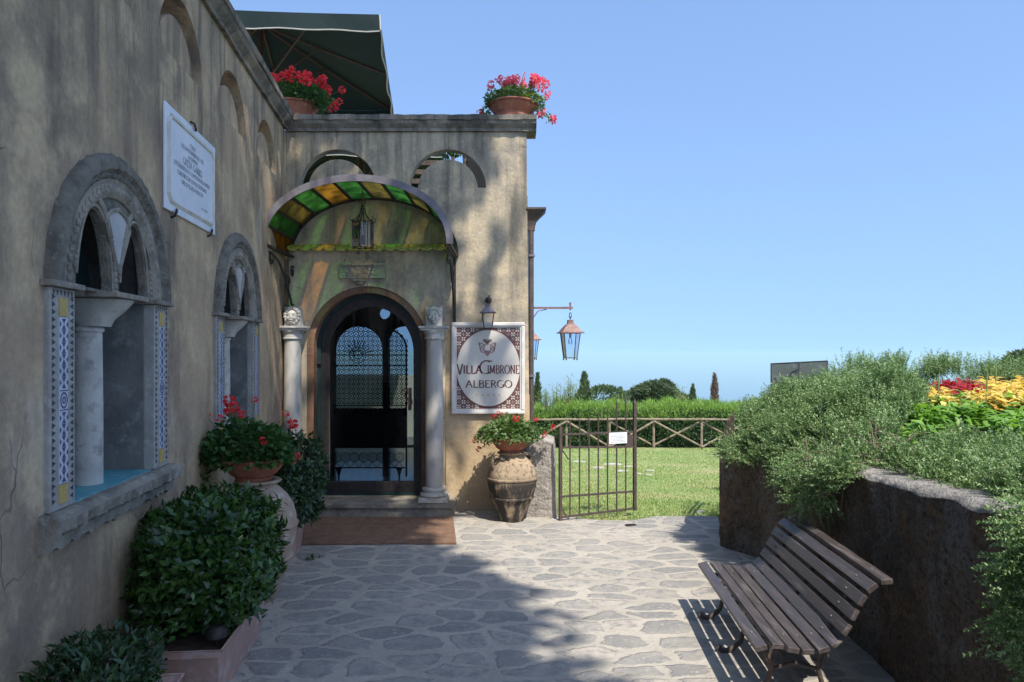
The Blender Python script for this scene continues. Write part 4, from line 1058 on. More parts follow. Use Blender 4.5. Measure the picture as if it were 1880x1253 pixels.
# ------------------------------------------------------------------ ground
def gz(y):      # lawn level
    y = np.asarray(y, float)
    z = np.where(y < 8.0, 0, -(y - 8.0) * .0724)
    z = np.where(y > 21.5, -.977 - (y - 21.5) * .34, z)
    z = np.where(y > 60, -14.07 - (y - 60) * .75, z)
    return z
def grid(xs, ys, zf):
    V = np.array([(x, y, 0) for y in ys for x in xs], float); V[:, 2] = zf(V[:, 0], V[:, 1])
    n = len(xs); T = np.array([(j * n + i, j * n + i + 1, (j + 1) * n + i + 1, (j + 1) * n + i) for j in range(len(ys) - 1) for i in range(n - 1)])
    return V, T
def edge_y(x):  # far edge of the paving
    x = np.asarray(x, float)
    return 7.62 - .17 * np.exp(-((x - 1.1) / .45) ** 2) + .04 * np.sin(x * 5) + .025 * np.sin(x * 13 + 1)
ys = np.concatenate([np.linspace(-12, 2, 15), np.linspace(2.1, 8, 80), np.linspace(8.3, 22, 40), np.linspace(23, 60, 20), [80, 120, 200, 350, 480]])
xs = np.concatenate([[-400, -150, -60, -30, -14], np.linspace(-8, 12, 60), [16, 30, 60, 150, 400]])
def lz(x, y): return gz(y) - .012 + np.where(y < 7.3, -.02, 0) + .012 * np.sin(x * 2.1 + y) * (y > 8)
V, T = grid(xs, ys, lz)
g = finish('lawn_ground', rawmesh('lawn', V, T), M['lawn']); tag(g, kind='structure'); g.name = 'ground'
# paving sheet with worn relief
px = np.linspace(-6, 9, 240); V = []; T = []
yy0 = np.concatenate([np.linspace(-10, 2, 14), np.linspace(2.05, 7.2, 110)])
for i, x in enumerate(px):
    e = float(edge_y(x)) if x > .2 else WY + .2
    for j, y in enumerate(np.concatenate([yy0, np.linspace(7.21, e, 10)])): V.append((x, y, .004))
V = np.array(V); m = len(yy0) + 10
T = np.array([(i * m + j, (i + 1) * m + j, (i + 1) * m + j + 1, i * m + j + 1) for i in range(len(px) - 1) for j in range(m - 1)])
V[:, 2] = .002 + .006 * vnoise(V[:, :2], 2.2, 3)
V[:, 2] -= V[:, 2].min() - .001
pv = finish('paving', rawmesh('paving', V, T), M['paving']); tag(pv, kind='structure')
# distant sea
sea = MB().add([(-90000, 300, -350), (90000, 300, -350), (90000, 120000, -350), (-90000, 120000, -350)], [(0, 1, 2, 3)]).build('sea', M['sea']); tag(sea, kind='structure')

# grass blades
n = 52000
gy = 7.4 + 12.1 * rng.random(n) ** 1.5; gx = (-.05 + .62 * rng.random(n)) * gy * .72 + .1
k = gy > edge_y(gx) - .02 + .05 * rng.random(n); gx, gy = gx[k], gy[k]
P = np.stack([gx, gy, gz(gy) - .012], 1); n = len(P)
hh = .022 + .02 * rng.random(n)
V, T = leaves(P, rdir(n, 1.6), rdir(n), hh, .004 + .0009 * gy, 0, .1)
go = finish('grass', rawmesh('grass', V, T), M['grass']); tag(go, 'mown green grass of the lawn beyond the gate', 'grass', kind='stuff')
# flat stones in the lawn
sp = tag(empty('stepping_stones'), 'pale flat stones sunk in the lawn behind the open gate', 'stones') if False else None
for i, (a, b, w) in enumerate([(1062, 848, 15), (1125, 853, 22), (1100, 859, 14), (1141, 865, 15), (1155, 857, 12), (1195, 864, 10), (1190, 872, 8), (1285, 940, 10), (1171, 870, 8)]):
    Y = (H + 8 * -.0724 * 0 + 0) ; # solve the ray onto the sloping lawn
    s = (b - 648) / F; Y = (H - .579) / (s - .0724); X = (a - 940) / F * Y
    if Y < 8: Y = H / s; X = (a - 940) / F * Y
    r_ = w * Y / F * .9
    pts = [(r_ * random.uniform(.8, 1.1) * math.cos(R(q)), r_ * random.uniform(.5, .75) * math.sin(R(q))) for q in range(0, 360, 30)]
    mb = MB(); m_ = len(pts); zz = .014
    mb.add([(x, y, 0) for x, y in pts] + [(x * .9, y * .9, zz) for x, y in pts], [tuple(range(m_, 2 * m_))] + [(q, (q + 1) % m_, m_ + (q + 1) % m_, m_ + q) for q in range(m_)])
    st_ = mb.build('lawn_stone', M['stone_pale'], loc=(X, Y, float(gz(Y)) - .006))
    tag(st_, 'flat pale stone sunk flush in the grass of the lawn', 'stone', 'flat stones in the lawn')

# ------------------------------------------------------------------ rustic fence and hedge
fy = 19.6; fzb = float(gz(fy)) - .02
def fp(px_, dz=0): return Vector(((px_ - 940) * fy / F, fy, fzb + dz))
fence = tag(empty('rustic_fence', (0, 0, 0)), 'low rustic fence of peeled poles with crossed braces in front of the hedge', 'fence')
posts = [875, 957, 1040, 1119, 1200, 1288, 1372, 1455]
for i, p in enumerate(posts):
    MB().tube([fp(p) - Vector((0, 0, .1)), fp(p, .82)], [.036, .032], 8).build('post', M['rustic'], fence)
for i in range(len(posts) - 1):
    a, b = posts[i], posts[i + 1]
    MB().tube([fp(a, .79) + Vector((0, -.05, 0)), fp((a + b) / 2, .79 + random.uniform(-.015, .015)) + Vector((0, -.05, 0)), fp(b, .79) + Vector((0, -.05, 0))], [.032, .028, .03], 8).build('rail', M['rustic'], fence)
    c, d = (a, b) if i % 2 == 0 else (b, a)
    MB().tube([fp(c, .74) + Vector((0, -.08, 0)), fp(d, .06) + Vector((0, -.08, 0))], [.03, .025], 8).build('brace', M['rustic'], fence)
    if i in (0, 3, 4, 5): MB().tube([fp(c, .08) + Vector((0, .07, 0)), fp(d, .72) + Vector((0, .07, 0))], [.026, .024], 8).build('brace', M['rustic'], fence)
# hedge: dark clipped face below, bright feathery top
hedge = tag(empty('hedge', (0, 0, 0)), 'long clipped hedge with bright feathery top behind the rustic fence', 'hedge')
n = 30000
X = rng.uniform(-2.5, 9.5, n); Z = rng.random(n) * 1.0; 
P = np.stack([X, 20.0 + .22 * rng.random(n) + .12 * vnoise(np.stack([X, Z * 2], 1), 2.2, 5), fzb + Z], 1)
V1 = leaves(P, rdir(n, .1) + np.array([0, -.7, 0]), rdir(n) + np.array([0, -1, .6]), .05 + .04 * rng.random(n), .035, .1, .1)
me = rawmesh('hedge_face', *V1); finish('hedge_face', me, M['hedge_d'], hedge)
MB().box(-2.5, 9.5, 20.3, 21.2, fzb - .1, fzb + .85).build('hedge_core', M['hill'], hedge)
n = 46000
X = rng.uniform(-2.5, 9.5, n); top = 1.04 + .15 * vnoise(X[:, None], 1.3, 8) + .10 * vnoise(X[:, None], 6, 9) + .07 * vnoise(X[:, None], 21, 19)
u = rng.random(n)
Y = 19.95 + 1.3 * rng.random(n) + .15 * vnoise(np.stack([X, u], 1), 3, 11)
Z = .70 + (top - .62) * u ** .8
P = np.stack([X, Y, fzb + Z], 1)
D = rdir(n, 1.3, .7) + np.array([0, -.25, 0])
V2 = leaves(P, D, rdir(n), .08 + .13 * rng.random(n) ** 2, .012 + .010 * rng.random(n), .1, .05)
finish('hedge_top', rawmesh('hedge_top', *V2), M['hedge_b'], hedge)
# feathery shoots rising from the hedge near the villa
def wispy(px_, top_py, Y, w, label):
    x, _, zt = at(px_, top_py, Y); zb = float(gz(Y)) - .1
    r = tag(empty('feathery_shrub', (x, Y, zb)), label, 'shrub', 'feathery shrubs above the hedge'); hh = zt - zb; ps = []; mb = MB()
    for i in range(16):
        a = random.uniform(0, 6.28); l = hh * random.uniform(.7, 1)
        tip = Vector((w * math.cos(a) * random.random(), w * math.sin(a) * random.random(), l))
        mb.tube([(0, 0, 0), tip * .5 + Vector((0, 0, l * .05)), tip], [.02, .01, .003], 4)
        for k in range(70):
            t = .35 + .65 * random.random(); ps.append(tip * t + Vector((random.gauss(0, .06), random.gauss(0, .06), random.gauss(0, .04))))
    mb.build('stem', M['bark'], r)
    P = np.array([tuple(p) for p in ps]); n = len(P)
    finish('foliage', rawmesh('foliage', *leaves(P, rdir(n, .8), rdir(n), .10, .016)), M['wispy'], r)
for i, (a, b, w, l) in enumerate([(1000, 712, .35, 'pale feathery shrub just right of the downpipe'), (1022, 702, .35, 'pale feathery shrub, second from the downpipe'), (1043, 690, .3, 'tallest pale feathery shoots above the hedge, left of the cypress'),
                     (1133, 722, .3, 'pale thin shoots above the hedge right of the cypress'), (1252, 708, .3, 'sparse pale shoots left of the small cone-shaped conifer')]):
    wispy(a, b, 20.6, w, l)
# conifers beyond
def conifer(name, px_, top_py, Y, hgt, rad, m, label, cat, n=9000, shape='cone', ls=.15, group=None):
    x, _, zt = at(px_, top_py, Y); zb = zt - hgt
    r = tag(empty(name, (x, Y, zb)), label, cat, group)
    MB().tube([(0, 0, -.3), (.03, 0, hgt * .5), (0, 0, hgt * .95)], [.13, .08, .01], 8).build('trunk', M['bark'], r)
    u = rng.random(n) ** .7
    if shape == 'cone': rr = rad * (1 - u) ** .75 * (.35 + .65 * rng.random(n) ** .4)
    else: rr = rad * np.sqrt(np.clip(1 - (u * 2 - 1) ** 2, 0, 1)) * (.5 + .5 * rng.random(n) ** .4)
    a = rng.random(n) * 6.283
    z = hgt * (.06 + .94 * u) if shape == 'cone' else hgt - (1 - u) * rad * 1.7
    P = np.stack([rr * np.cos(a), rr * np.sin(a), z], 1)
    nz = vnoise(P, 3.2 / rad * .7, int(px_)); P[:, :2] *= (1 + .42 * nz)[:, None]
    keep = (vnoise(P, 6 / rad, int(px_) + 3) > -.25) | (rng.random(n) < .2); P = P[keep]; n = len(P)
    D = np.stack([P[:, 0], P[:, 1], np.full(n, rad * (.9 if shape == 'cone' else .25))], 1) + rdir(n) * rad * .35
    finish('crown', rawmesh('crown', *leaves(P, D, rdir(n), ls * (.6 + .8 * rng.random(n)), ls * .32)), m, r)
conifer('cypress', 987, 692, 24, 5, .38, M['cypress'], 'narrow cypress rising just behind the downpipe', 'cypress', 6000)
conifer('cypress', 1073, 688, 30, 6, 1.15, M['cypress'], 'dark pointed cypress, tallest above the hedge left of the gate sign', 'cypress', 9000)
conifer('conifer_bush', 1108, 711, 30, 5, 1.35, M['cypress'], 'dark conifer bush sloping down beside the tallest cypress', 'conifer', 9000, 'dome')
conifer('conifer_bush', 1140, 716, 32, 5, .6, M['cypress'], 'small dark conifer tip right of the sloping conifer', 'conifer', 4000)
conifer('pine_tree', 1200, 704, 27, 5, .9, M['pine'], 'round dark pine above the hedge, left part of the pair', 'pine', 9000, 'dome')
conifer('pine_tree', 1217, 701, 27.5, 5, .5, M['pine'], 'small upright pine tip rising out of the round pine', 'pine', 5000, 'dome')
conifer('pine_tree', 1240, 722, 28, 5, .6, M['pine'], 'low pine sloping down to the right of the round pine', 'pine', 5000, 'dome')
conifer('cypress', 1272, 710, 28, 5, .6, M['cypress'], 'small cone-shaped cypress alone above the hedge', 'cypress', 4500)
conifer('cypress', 1312, 692, 26, 5, .42, M['drycyp'], 'dry brownish mauve cypress above the hedge end', 'cypress', 3500)
conifer('conifer_bush', 1885, 650, 16, 4, .35, M['pine'], 'dark conifer at the right edge beyond the flower bed', 'conifer', 4000, 'dome')

# ------------------------------------------------------------------ stone pier and gates
def rough(me, amp, f, seed=0, axes=(1, 1, 1)):
    a = np.empty(len(me.vertices) * 3); me.vertices.foreach_get('co', a); a = a.reshape(-1, 3)
    for k in range(3):
        if axes[k]: a[:, k] += amp * vnoise(a, f, seed + k) + amp * .6 * vnoise(a, f * 3.3, seed + 9 + k)
    me.vertices.foreach_set('co', a.ravel()); me.update()
def subdiv(me, cuts):
    import bmesh
    b = bmesh.new(); b.from_mesh(me); bmesh.ops.subdivide_edges(b, edges=b.edges, cuts=cuts, use_grid_fill=True); b.to_mesh(me); b.free()
mb = MB(); xa, xb, ya, yb2 = .02, .478, 7.50, 7.85
mb.hexa([(xa, ya + .12, -.02), (xb - .02, ya, -.02), (xb, yb2, -.02), (xa, yb2, -.02)], [(xa, ya + .15, .90), (xb - .06, ya + .03, .775), (xb - .02, yb2, .80), (xa, yb2, .92)])
me = mb.mesh('stone_pier'); subdiv(me, 14); rough(me, .008, 7)
pr = finish('stone_pier', me, M['pier'], smooth=False); tag(pr, 'short rough rendered stone pier beside the gate hinge', 'pier')

def gate(name, a, b, zs, label, notice=False, zbot=.05, tops=None, n=9):
    """a,b ends (x,y); bars with tops heights"""
    A, B = Vector((*a, 0)), Vector((*b, 0)); L = (B - A).length
    r = tag(empty(name, A, math.atan2(B.y - A.y, B.x - A.x)), label, 'gate')
    MB().box(-.015, .015, -.015, .015, 0, tops[0]).build('hinge_post', M['iron_brown'], r)
    mb = MB().box(L - .016, L + .016, -.015, .015, zbot, tops[-1]); mb.add([(L - .016, -.015, tops[-1]), (L + .016, -.015, tops[-1]), (L + .016, .015, tops[-1]), (L - .016, .015, tops[-1]), (L, 0, tops[-1] + .06)], [(0, 1, 4), (1, 2, 4), (2, 3, 4), (3, 0, 4)])
    mb.build('end_post', M['iron_brown'], r)
    for i in range(1, n - 1):
        x = L * i / (n - 1); MB().tube([(x, 0, zbot), (x, 0, tops[i]), (x, 0, tops[i] + .03)], [.0082, .0082, .002], 6).build('bar', M['iron_brown'], r)
    for (z0_, z1_) in zs:
        mb = MB(); mb.hexa([(.019, -.012, z0_), (L - .021, -.012, z1_), (L - .021, .012, z1_), (.019, .012, z0_)], [(.019, -.012, z0_ + .018), (L - .021, -.012, z1_ + .018), (L - .021, .012, z1_ + .018), (.019, .012, z0_ + .018)])
        mb.build('rail', M['iron_brown'], r)
    return r, L
G0, G1 = (.487, 7.40), (1.285, 7.70)
def zg(py, Y): return H - (py - 648) * Y / F
tops = [zg(783, 7.4), zg(776, 7.44), zg(774, 7.48), zg(771, 7.51), zg(763, 7.55), zg(753, 7.59), zg(741, 7.62), zg(734, 7.66), zg(741, 7.7)]
r, L = gate('iron_gate', G0, G1, [(.035, .062), (zg(914, 7.4), zg(904, 7.7)), (zg(824, 7.4), zg(822, 7.7)), (zg(800, 7.4), zg(795, 7.7))],
            'open rusty brown iron gate leaf with rising bars and a white notice', tops=tops)
MB().box(L * .86, L - .021, -.008, .008, .715, .845).build('lock_box', M['iron_brown'], r)
MB().tube([(.02, 0, .12), (.10, .02, .02)], .007, 6).build('stay', M['iron_brown'], r)
MB().tube([(.02, 0, .72), (.10, .02, .62)], .007, 6).build('stay', M['iron_brown'], r)
nt = MB().box(L * .635, L * .88, -.020, -.016, .76, .875).build('notice', M['paper'], r); tag(nt, 'white printed notice')
mb = MB()
for i in range(6): mb.box(L * .655, L * (.86 - .02 * (i % 3)), -.0212, -.0205, .775 + i * .015, .778 + i * .015)
mb.build('notice_print', M['letter_grey'], nt)
H0, H1 = (2.09, 7.35), (2.42, 8.05)
gate('iron_gate', H0, H1, [(.03, .04), (.60, .66), (.70, .76)], 'opposite iron gate leaf, mostly hidden behind the end of the planter wall', tops=[.82, .86, .90, .94, .96, .98, 1.0, 1.01, 1.02])

# ------------------------------------------------------------------ planter wall
WP = [(1.81, 6.43), (2.02, 6.09), (2.035, 5.65), (2.03, 5.2), (2.015, 4.7), (2.0, 4.18), (1.95, 3.2), (1.90, 2.2), (1.85, 0.6), (1.8, -2)]
def catmull(P, n=8):
    out = []
    for i in range(len(P) - 1):
        p0 = np.array(P[max(0, i - 1)]); p1 = np.array(P[i]); p2 = np.array(P[i + 1]); p3 = np.array(P[min(len(P) - 1, i + 2)])
        for k in range(n):
            t = k / n; out.append(tuple(.5 * ((2 * p1) + (-p0 + p2) * t + (2 * p0 - 5 * p1 + 4 * p2 - p3) * t * t + (-p0 + 3 * p1 - 3 * p2 + p3) * t ** 3)))
    out.append(tuple(P[-1])); return out
front = [WP[0]] + catmull(WP[1:], 14)
# resample
def resample(P, step):
    P = np.array(P); d = np.r_[0, np.cumsum(np.linalg.norm(np.diff(P, axis=0), axis=1))]; s = np.arange(0, d[-1], step)
    return np.stack([np.interp(s, d, P[:, 0]), np.interp(s, d, P[:, 1])], 1), s
FP, FS = resample(front, .025)
tg = np.gradient(FP, axis=0); tg /= np.linalg.norm(tg, axis=1)[:, None]
IN = np.stack([-tg[:, 1], tg[:, 0]], 1) ; 
if IN[40][0] < 0: IN = -IN                       # points into the bed
zt = np.interp(FS, [0, .4, 1.29, 2.31, 3.29, 5], [.857, .857, .925, 1.01, 1.055, 1.08]) + .012 * vnoise(FS[:, None], 3, 4)
cols = []
lv = np.linspace(0, 1, 44)
for i in range(len(FP)):
    p = FP[i]; q = IN[i]; col = []
    for t in lv: col.append((*(p + q * (.02 * t)), -.02 + (zt[i] + .0) * t))
    for w in (.03, .12, .22, .30): col.append((*(p + q * (w + .02)), zt[i] + (.012 if w < .28 else -.0)))
    col.append((*(p + q * .33), .5)); cols.append(col)
# end face at the near-lawn corner
Aend = (2.05, 7.15); m_ = len(cols[0])
for k in range(1, 30):
    t = k / 29; p = np.array(WP[0]) * (1 - t) + np.array(Aend) * t; q = np.array([.93, -.3])
    col = [(*(p + q * .02 * a), -.02 + .875 * a) for a in lv] + [(*(p + q * (w + .02)), .86) for w in (.03, .12, .22, .30)] + [(*(p + q * .33), .5)]
    cols.insert(0, col)
V = np.array(cols).reshape(-1, 3)
V[:, 2] = np.where(V[:, 2] < 0, -.03, V[:, 2])
am = .03 * (V[:, 2] > 0.01)
V[:, 0] += am * vnoise(V, 4, 31) + .6 * am * vnoise(V, 13, 32); V[:, 0] += .28 * am * vnoise(V, 34, 37); V[:, 1] += .6 * am * vnoise(V, 6, 33); V[:, 2] += .4 * am * vnoise(V, 9, 34)
T = np.array([(i * m_ + j, (i + 1) * m_ + j, (i + 1) * m_ + j + 1, i * m_ + j + 1) for i in range(len(cols) - 1) for j in range(m_ - 1)])
me = rawmesh('planter_wall', V, T)
pw = finish('planter_wall', me, [M['tuff'], M['capstone']]); tag(pw, 'dark rough curved retaining wall holding the raised flower bed behind the bench', 'wall')
mi = np.zeros(len(T), 'i'); jj = np.tile(np.arange(m_ - 1), len(cols) - 1); mi[(jj >= 43)] = 1
me.polygons.foreach_set('material_index', mi)
# soil of the bed
def bed_d(X, Y):
    d = np.full(X.shape, 1e9)
    for a, b in FP[::6]: d = np.minimum(d, np.hypot(X - a, Y - b))
    return d
def soilz(X, Y): return .84 + .36 * (1 - np.exp(-np.maximum(0, bed_d(X, Y) - .2) / 1.1)) + .02 * np.sin(X * 5) * np.cos(Y * 4)
pts = []
rows = []
for i in range(0, len(FP), 4):
    rows.append([(*(FP[i] + IN[i] * w), 0) for w in (.26, .4, .6)] + [(FP[i][0] + IN[i][0] * w + (w > 1) * 0, FP[i][1] + IN[i][1] * w, 0) for w in (.9, 1.3)])
xs2 = np.linspace(1.9, 9, 60); ys2 = np.linspace(-2, 9.2, 80)
V, T = grid(xs2, ys2, lambda x, y: soilz(x, y))
# keep only quads inside the bed
def wall_x_at(y):
    o = np.argsort(FP[:, 1]); return np.interp(y, FP[o, 1], FP[o, 0])
cx_ = V[T].mean(1); ok = (cx_[:, 0] > wall_x_at(cx_[:, 1]) + .24) & (cx_[:, 1] < 6.6 + (cx_[:, 0] - 1.9) * .75)
V[:, 0] = np.maximum(V[:, 0], wall_x_at(V[:, 1]) + .2)
finish('bed_soil', rawmesh('soil', V, T[ok]), M['soil']); tag(bpy.data.objects['bed_soil'], kind='structure')

# ------------------------------------------------------------------ rosemary
def sprig_proto(nl=26, L=.16, nlen=.022, seed=1):
    r = np.random.default_rng(seed); Ps = []; Ds = []
    t = np.linspace(.12, 1, nl); a = np.arange(nl) * 2.4
    P = np.stack([.1 * L * np.sin(t * 2), np.zeros(nl), t * L], 1)
    D = np.stack([np.cos(a), np.sin(a), np.full(nl, .75)], 1) + r.normal(size=(nl, 3)) * .15
    return P, nrm(D), nlen * (1.1 - .45 * t) * (.85 + .3 * r.random(nl))
def sprigs(base, dirs, scale, seed=1, nl=26, nlen=.026, L=.15, wid=.0078):
    """replicates a sprig of needles at every base"""
    P0, D0, Ln = sprig_proto(nl, L, nlen, seed); n = len(base); k = len(P0)
    Z = nrm(dirs); A = nrm(np.cross(Z, rdir(n))); B = np.cross(Z, A); sc = np.broadcast_to(scale, (n,))[:, None, None]
    Rm = np.stack([A, B, Z], 2)
    P = np.einsum('nij,kj->nki', Rm, P0) * sc + base[:, None]; D = np.einsum('nij,kj->nki', Rm, D0)
    P = P.reshape(-1, 3); D = D.reshape(-1, 3); L_ = np.tile(Ln, n) * np.repeat(np.broadcast_to(scale, (n,)), k)
    S = nrm(np.cross(D, rdir(len(D)))) * (wid * (.8 + .5 * rng.random(len(D))))[:, None]
    V = np.stack([P - S * .5, P + S * .5, P + D * L_[:, None]], 1).reshape(-1, 3)
    return V, np.arange(len(V)).reshape(-1, 3)
def twigs(mbx, base, dirs, lens, r0=.004):
    for b, d, l in zip(base, dirs, lens):
        b = Vector(b); d = Vector(d).normalized(); mbx.tube([b - d * l, b - d * l * .4 + Vector((0, 0, .01)), b], [r0, r0 * .7, r0 * .3], 4, False)
def rosemary(name, label, base, dirs, scale, loc, ntw=150, nl=22, L=.15, nlen=.026, wid=.0078, core=None):
    loc = np.array(loc, float); r = tag(empty(name, loc), label, 'rosemary', 'rosemary bushes in the raised bed')
    kq = (vnoise(base, 9, 77) > -.62) | (rng.random(len(base)) < .12); base = base[kq]; dirs = dirs[kq]; scale = np.broadcast_to(scale, (len(kq),))[kq]; ntw = min(ntw, len(base))
    k_ = max(8, len(base) // 19); ci = rng.choice(len(base), k_, replace=False)[rng.integers(0, k_, len(base))]   # sprigs grow in bunches
    off = rng.normal(size=(len(base), 3)); cd_ = nrm(dirs[ci]); off -= cd_ * (off * cd_).sum(1)[:, None] * .2
    base = base[ci] + off * .034; dirs = cd_ + off * .22 + rng.normal(size=(len(base), 3)) * .10
    V, T = sprigs(base - loc, dirs, scale, nl=nl, L=L, nlen=nlen, wid=wid)
    finish('foliage', rawmesh('foliage', V, T), M['rosemary'], r)
    mb = MB(); idx = rng.choice(len(base), ntw, replace=False)
    twigs(mb, (base - loc)[idx], dirs[idx] + rng.normal(size=(ntw, 3)) * .2, .14 + .2 * rng.random(ntw)); mb.build('stem', M['rose_stem'], r)
    if core is not None:
        finish('inner_growth', rawmesh('inner', core[0] - loc, core[1]), M['hedge_d'], r)
    return r
# A: the large mound along the far half of the wall
def mound(s0, s1, W, hfun, n, over=.25):
    s = rng.uniform(s0, s1, n); d = rng.uniform(-over, W, n); i = np.clip((s / .025).astype(int), 0, len(FP) - 1)
    fr_ = np.clip((d + over) / .35, 0, 1)
    base2 = FP[i] + IN[i] * d[:, None]
    z = hfun(s, d)
    return s, d, i, base2, z
def profA(s, d):   # bed surface of the mound: overhang falls below the wall top
    e = np.clip((d + .12) / .80, 0, 1)
    edge = np.interp(s, [-.2, .35, .9, 1.35, 1.8, 2.3], [.80, .82, .84, .86, .88, .98])
    topz = np.interp(s, [-.4, 0, .5, 1.3, 1.8, 2.3], [.93, 1.14, 1.36, 1.38, 1.20, 1.03])
    return edge + (topz - edge) * np.sin(e * math.pi / 2) ** .85
n = 12500
s, d, i, b2, z = mound(.10, 2.3, 1.3, profA, n, .10)
drape = np.interp(s, [0, .8, 1.3, 1.8, 2.1], [.0, .02, .05, .12, .0])      # long tails hanging over the wall
lump = .09 * vnoise(np.stack([b2[:, 0], b2[:, 1], z], 1), 3.5, 51) + .05 * vnoise(np.stack([b2[:, 0], b2[:, 1], z], 1), 11, 52)
nrmv = np.stack([-IN[i][:, 0] * np.clip(1 - d / .6, 0, 1), -IN[i][:, 1] * np.clip(1 - d / .6, 0, 1), np.clip(.25 + d, .15, 1.2)], 1); nrmv = nrm(nrmv)
base = np.stack([b2[:, 0], b2[:, 1], z - drape * (d < .1) * rng.random(n) * 1.6], 1) + nrmv * lump[:, None] - nrmv * (rng.random(n) ** 2 * .07)[:, None]
dirs = nrmv * .8 + rng.normal(size=(n, 3)) * .38 + np.array([-.05, .1, .35])
# far shoulder of the mound, seen against the sky
n2 = 4500
X = rng.uniform(2.12, 3.9, n2); Y = 6.15 + (X - 1.9) * .45 + rng.uniform(-.6, .7, n2)
Zb = np.interp(X, [1.9, 2.15, 2.5, 2.9, 3.4, 3.9], [.90, 1.10, 1.24, 1.36, 1.42, 1.38]) - .25 * ((rng.random(n2)) ** 2) + .05 * vnoise(np.stack([X, Y], 1), 5, 61)
base = np.concatenate([base, np.stack([X, Y, Zb], 1)]); dirs = np.concatenate([dirs, np.array([-.25, -.1, .9]) + rng.normal(size=(n2, 3)) * .35])
kp = (base[:, 0] / base[:, 1] < .555 + .012 * rng.normal(size=len(base))) & ~((base[:, 1] < 5.2) & (base[:, 0] / base[:, 1] > .47 + (base[:, 1] - 4.2) * .08)); base = base[kp]; dirs = dirs[kp]
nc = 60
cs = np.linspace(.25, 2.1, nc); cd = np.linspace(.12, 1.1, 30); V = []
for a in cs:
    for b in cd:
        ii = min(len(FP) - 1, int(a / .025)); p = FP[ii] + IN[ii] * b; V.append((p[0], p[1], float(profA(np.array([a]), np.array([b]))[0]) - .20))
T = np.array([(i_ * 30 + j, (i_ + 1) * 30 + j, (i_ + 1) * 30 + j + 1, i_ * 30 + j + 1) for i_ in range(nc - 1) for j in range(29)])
rosemary('rosemary_bush', 'largest rosemary mound spilling over the far end of the planter wall', base, dirs, .6 + .4 * rng.random(len(base)), (2.5, 6.0, .9), 260, core=(np.array(V), T))
# hanging tails
def tails(s0, s1, n, zlo, zhi, lab, loc, d0=-.07, seed=0, spread=.03, per=34):
    bs = []; ds = []
    for k in range(n):
        s = random.uniform(s0, s1); i = min(len(FP) - 1, int(s / .025)); p = FP[i] + IN[i] * (d0 + random.uniform(-.05, .04)); ln = random.uniform(.4, 1)
        zz0 = zhi + random.uniform(-.05, .05); zz1 = zz0 - (zhi - zlo) * ln; w = random.uniform(-.04, .04); tcur = -IN[i]
        for q in range(per):
            t = random.random()
            b = np.array([p[0] + w * t + tcur[0] * .05 * math.sin(t * 2.4), p[1] + w * t * .5 + tcur[1] * .05 * math.sin(t * 2.4), zz0 + (zz1 - zz0) * t]) + rng.normal(size=3) * spread * (1.2 - t)
            bs.append(b); ds.append(np.array([tcur[0] * .7 + w, tcur[1] * .7, -.45]) + rng.normal(size=3) * .4)
    return np.array(bs), np.array(ds)
b1, d1 = tails(1.45, 2.05, 15, .70, .98, '', None)
rosemary('rosemary_bush', 'rosemary tail hanging down the middle of the wall above the bench back', b1, d1, .6 + .4 * rng.random(len(b1)), (2.0, 4.7, .85), 40, nlen=.018)
# B: near rosemary, low along the wall then draping down at the right
def profB(s, d):
    return np.interp(d, [-.1, .1, .5, .9], [.98, 1.06, 1.12, 1.16]) + np.interp(s, [2.1, 3.0, 3.5], [-.04, .0, .03])
n = 6500
s = rng.uniform(2.0, 4.6, n); lo_ = np.interp(s, [2.0, 2.4, 3.1, 3.35, 3.6, 4.6], [.20, .22, .28, .24, .06, -.02]); d = lo_ + (1.0 - lo_) * rng.random(n)
i = np.clip((s / .025).astype(int), 0, len(FP) - 1); b2 = FP[i] + IN[i] * d[:, None]; z = profB(s, d) - .07 * rng.random(n) ** 2 + .05 * vnoise(b2, 6, 71)
base = np.stack([b2[:, 0], b2[:, 1], z], 1); dirs = np.stack([-IN[i][:, 0] * .6, -IN[i][:, 1] * .6 - .1, np.full(n, .75)], 1) + rng.normal(size=(n, 3)) * .36
rosemary('rosemary_bush', 'low spreading rosemary along the wall top in front of the yellow flowers', base, dirs, .55 + .4 * rng.random(n), (2.5, 3.9, .9), 90)
b1, d1 = tails(3.82, 5.1, 84, .55, 1.12, '', None, d0=-.04, spread=.04, per=44)
rosemary('rosemary_bush', 'near rosemary draping far down over the wall at the right edge', b1, d1, .5 + .3 * rng.random(len(b1)), (1.95, 2.9, .9), 24)
# C: far row along the top of the bed
n = 3800
X = rng.uniform(3.3, 8.2, n); Y = 7.1 + .5 * rng.random(n); Z = 1.50 - .25 * rng.random(n) ** 2 + .045 * vnoise(X[:, None], 3, 81)
base = np.stack([X, Y, Z], 1); dirs = np.array([0, 0, 1.0]) + rng.normal(size=(n, 3)) * .25
rosemary('rosemary_bush', 'far row of upright rosemary behind the yellow and red leaves', base, dirs, .9 + .5 * rng.random(n), (5, 7.3, 1.0), 60)
# bare dead twigs on the wall top
mb = MB()
for k in range(40):
    p = Vector((2.30 + random.gauss(0, .10), 4.55 + random.gauss(0, .16), 1.04 + random.random() * .12))
    dd = Vector((random.gauss(.05, .12), random.gauss(0, .14), random.gauss(.04, .08)))
    mb.tube([p, p + dd * .5 + Vector((0, 0, .03)), p + dd], [.004, .003, .001], 5, False)
tw = mb.build('bare_twigs', M['rose_stem']); tag(tw, 'tangle of bare grey twigs on the wall top between the rosemary bushes', 'twigs')

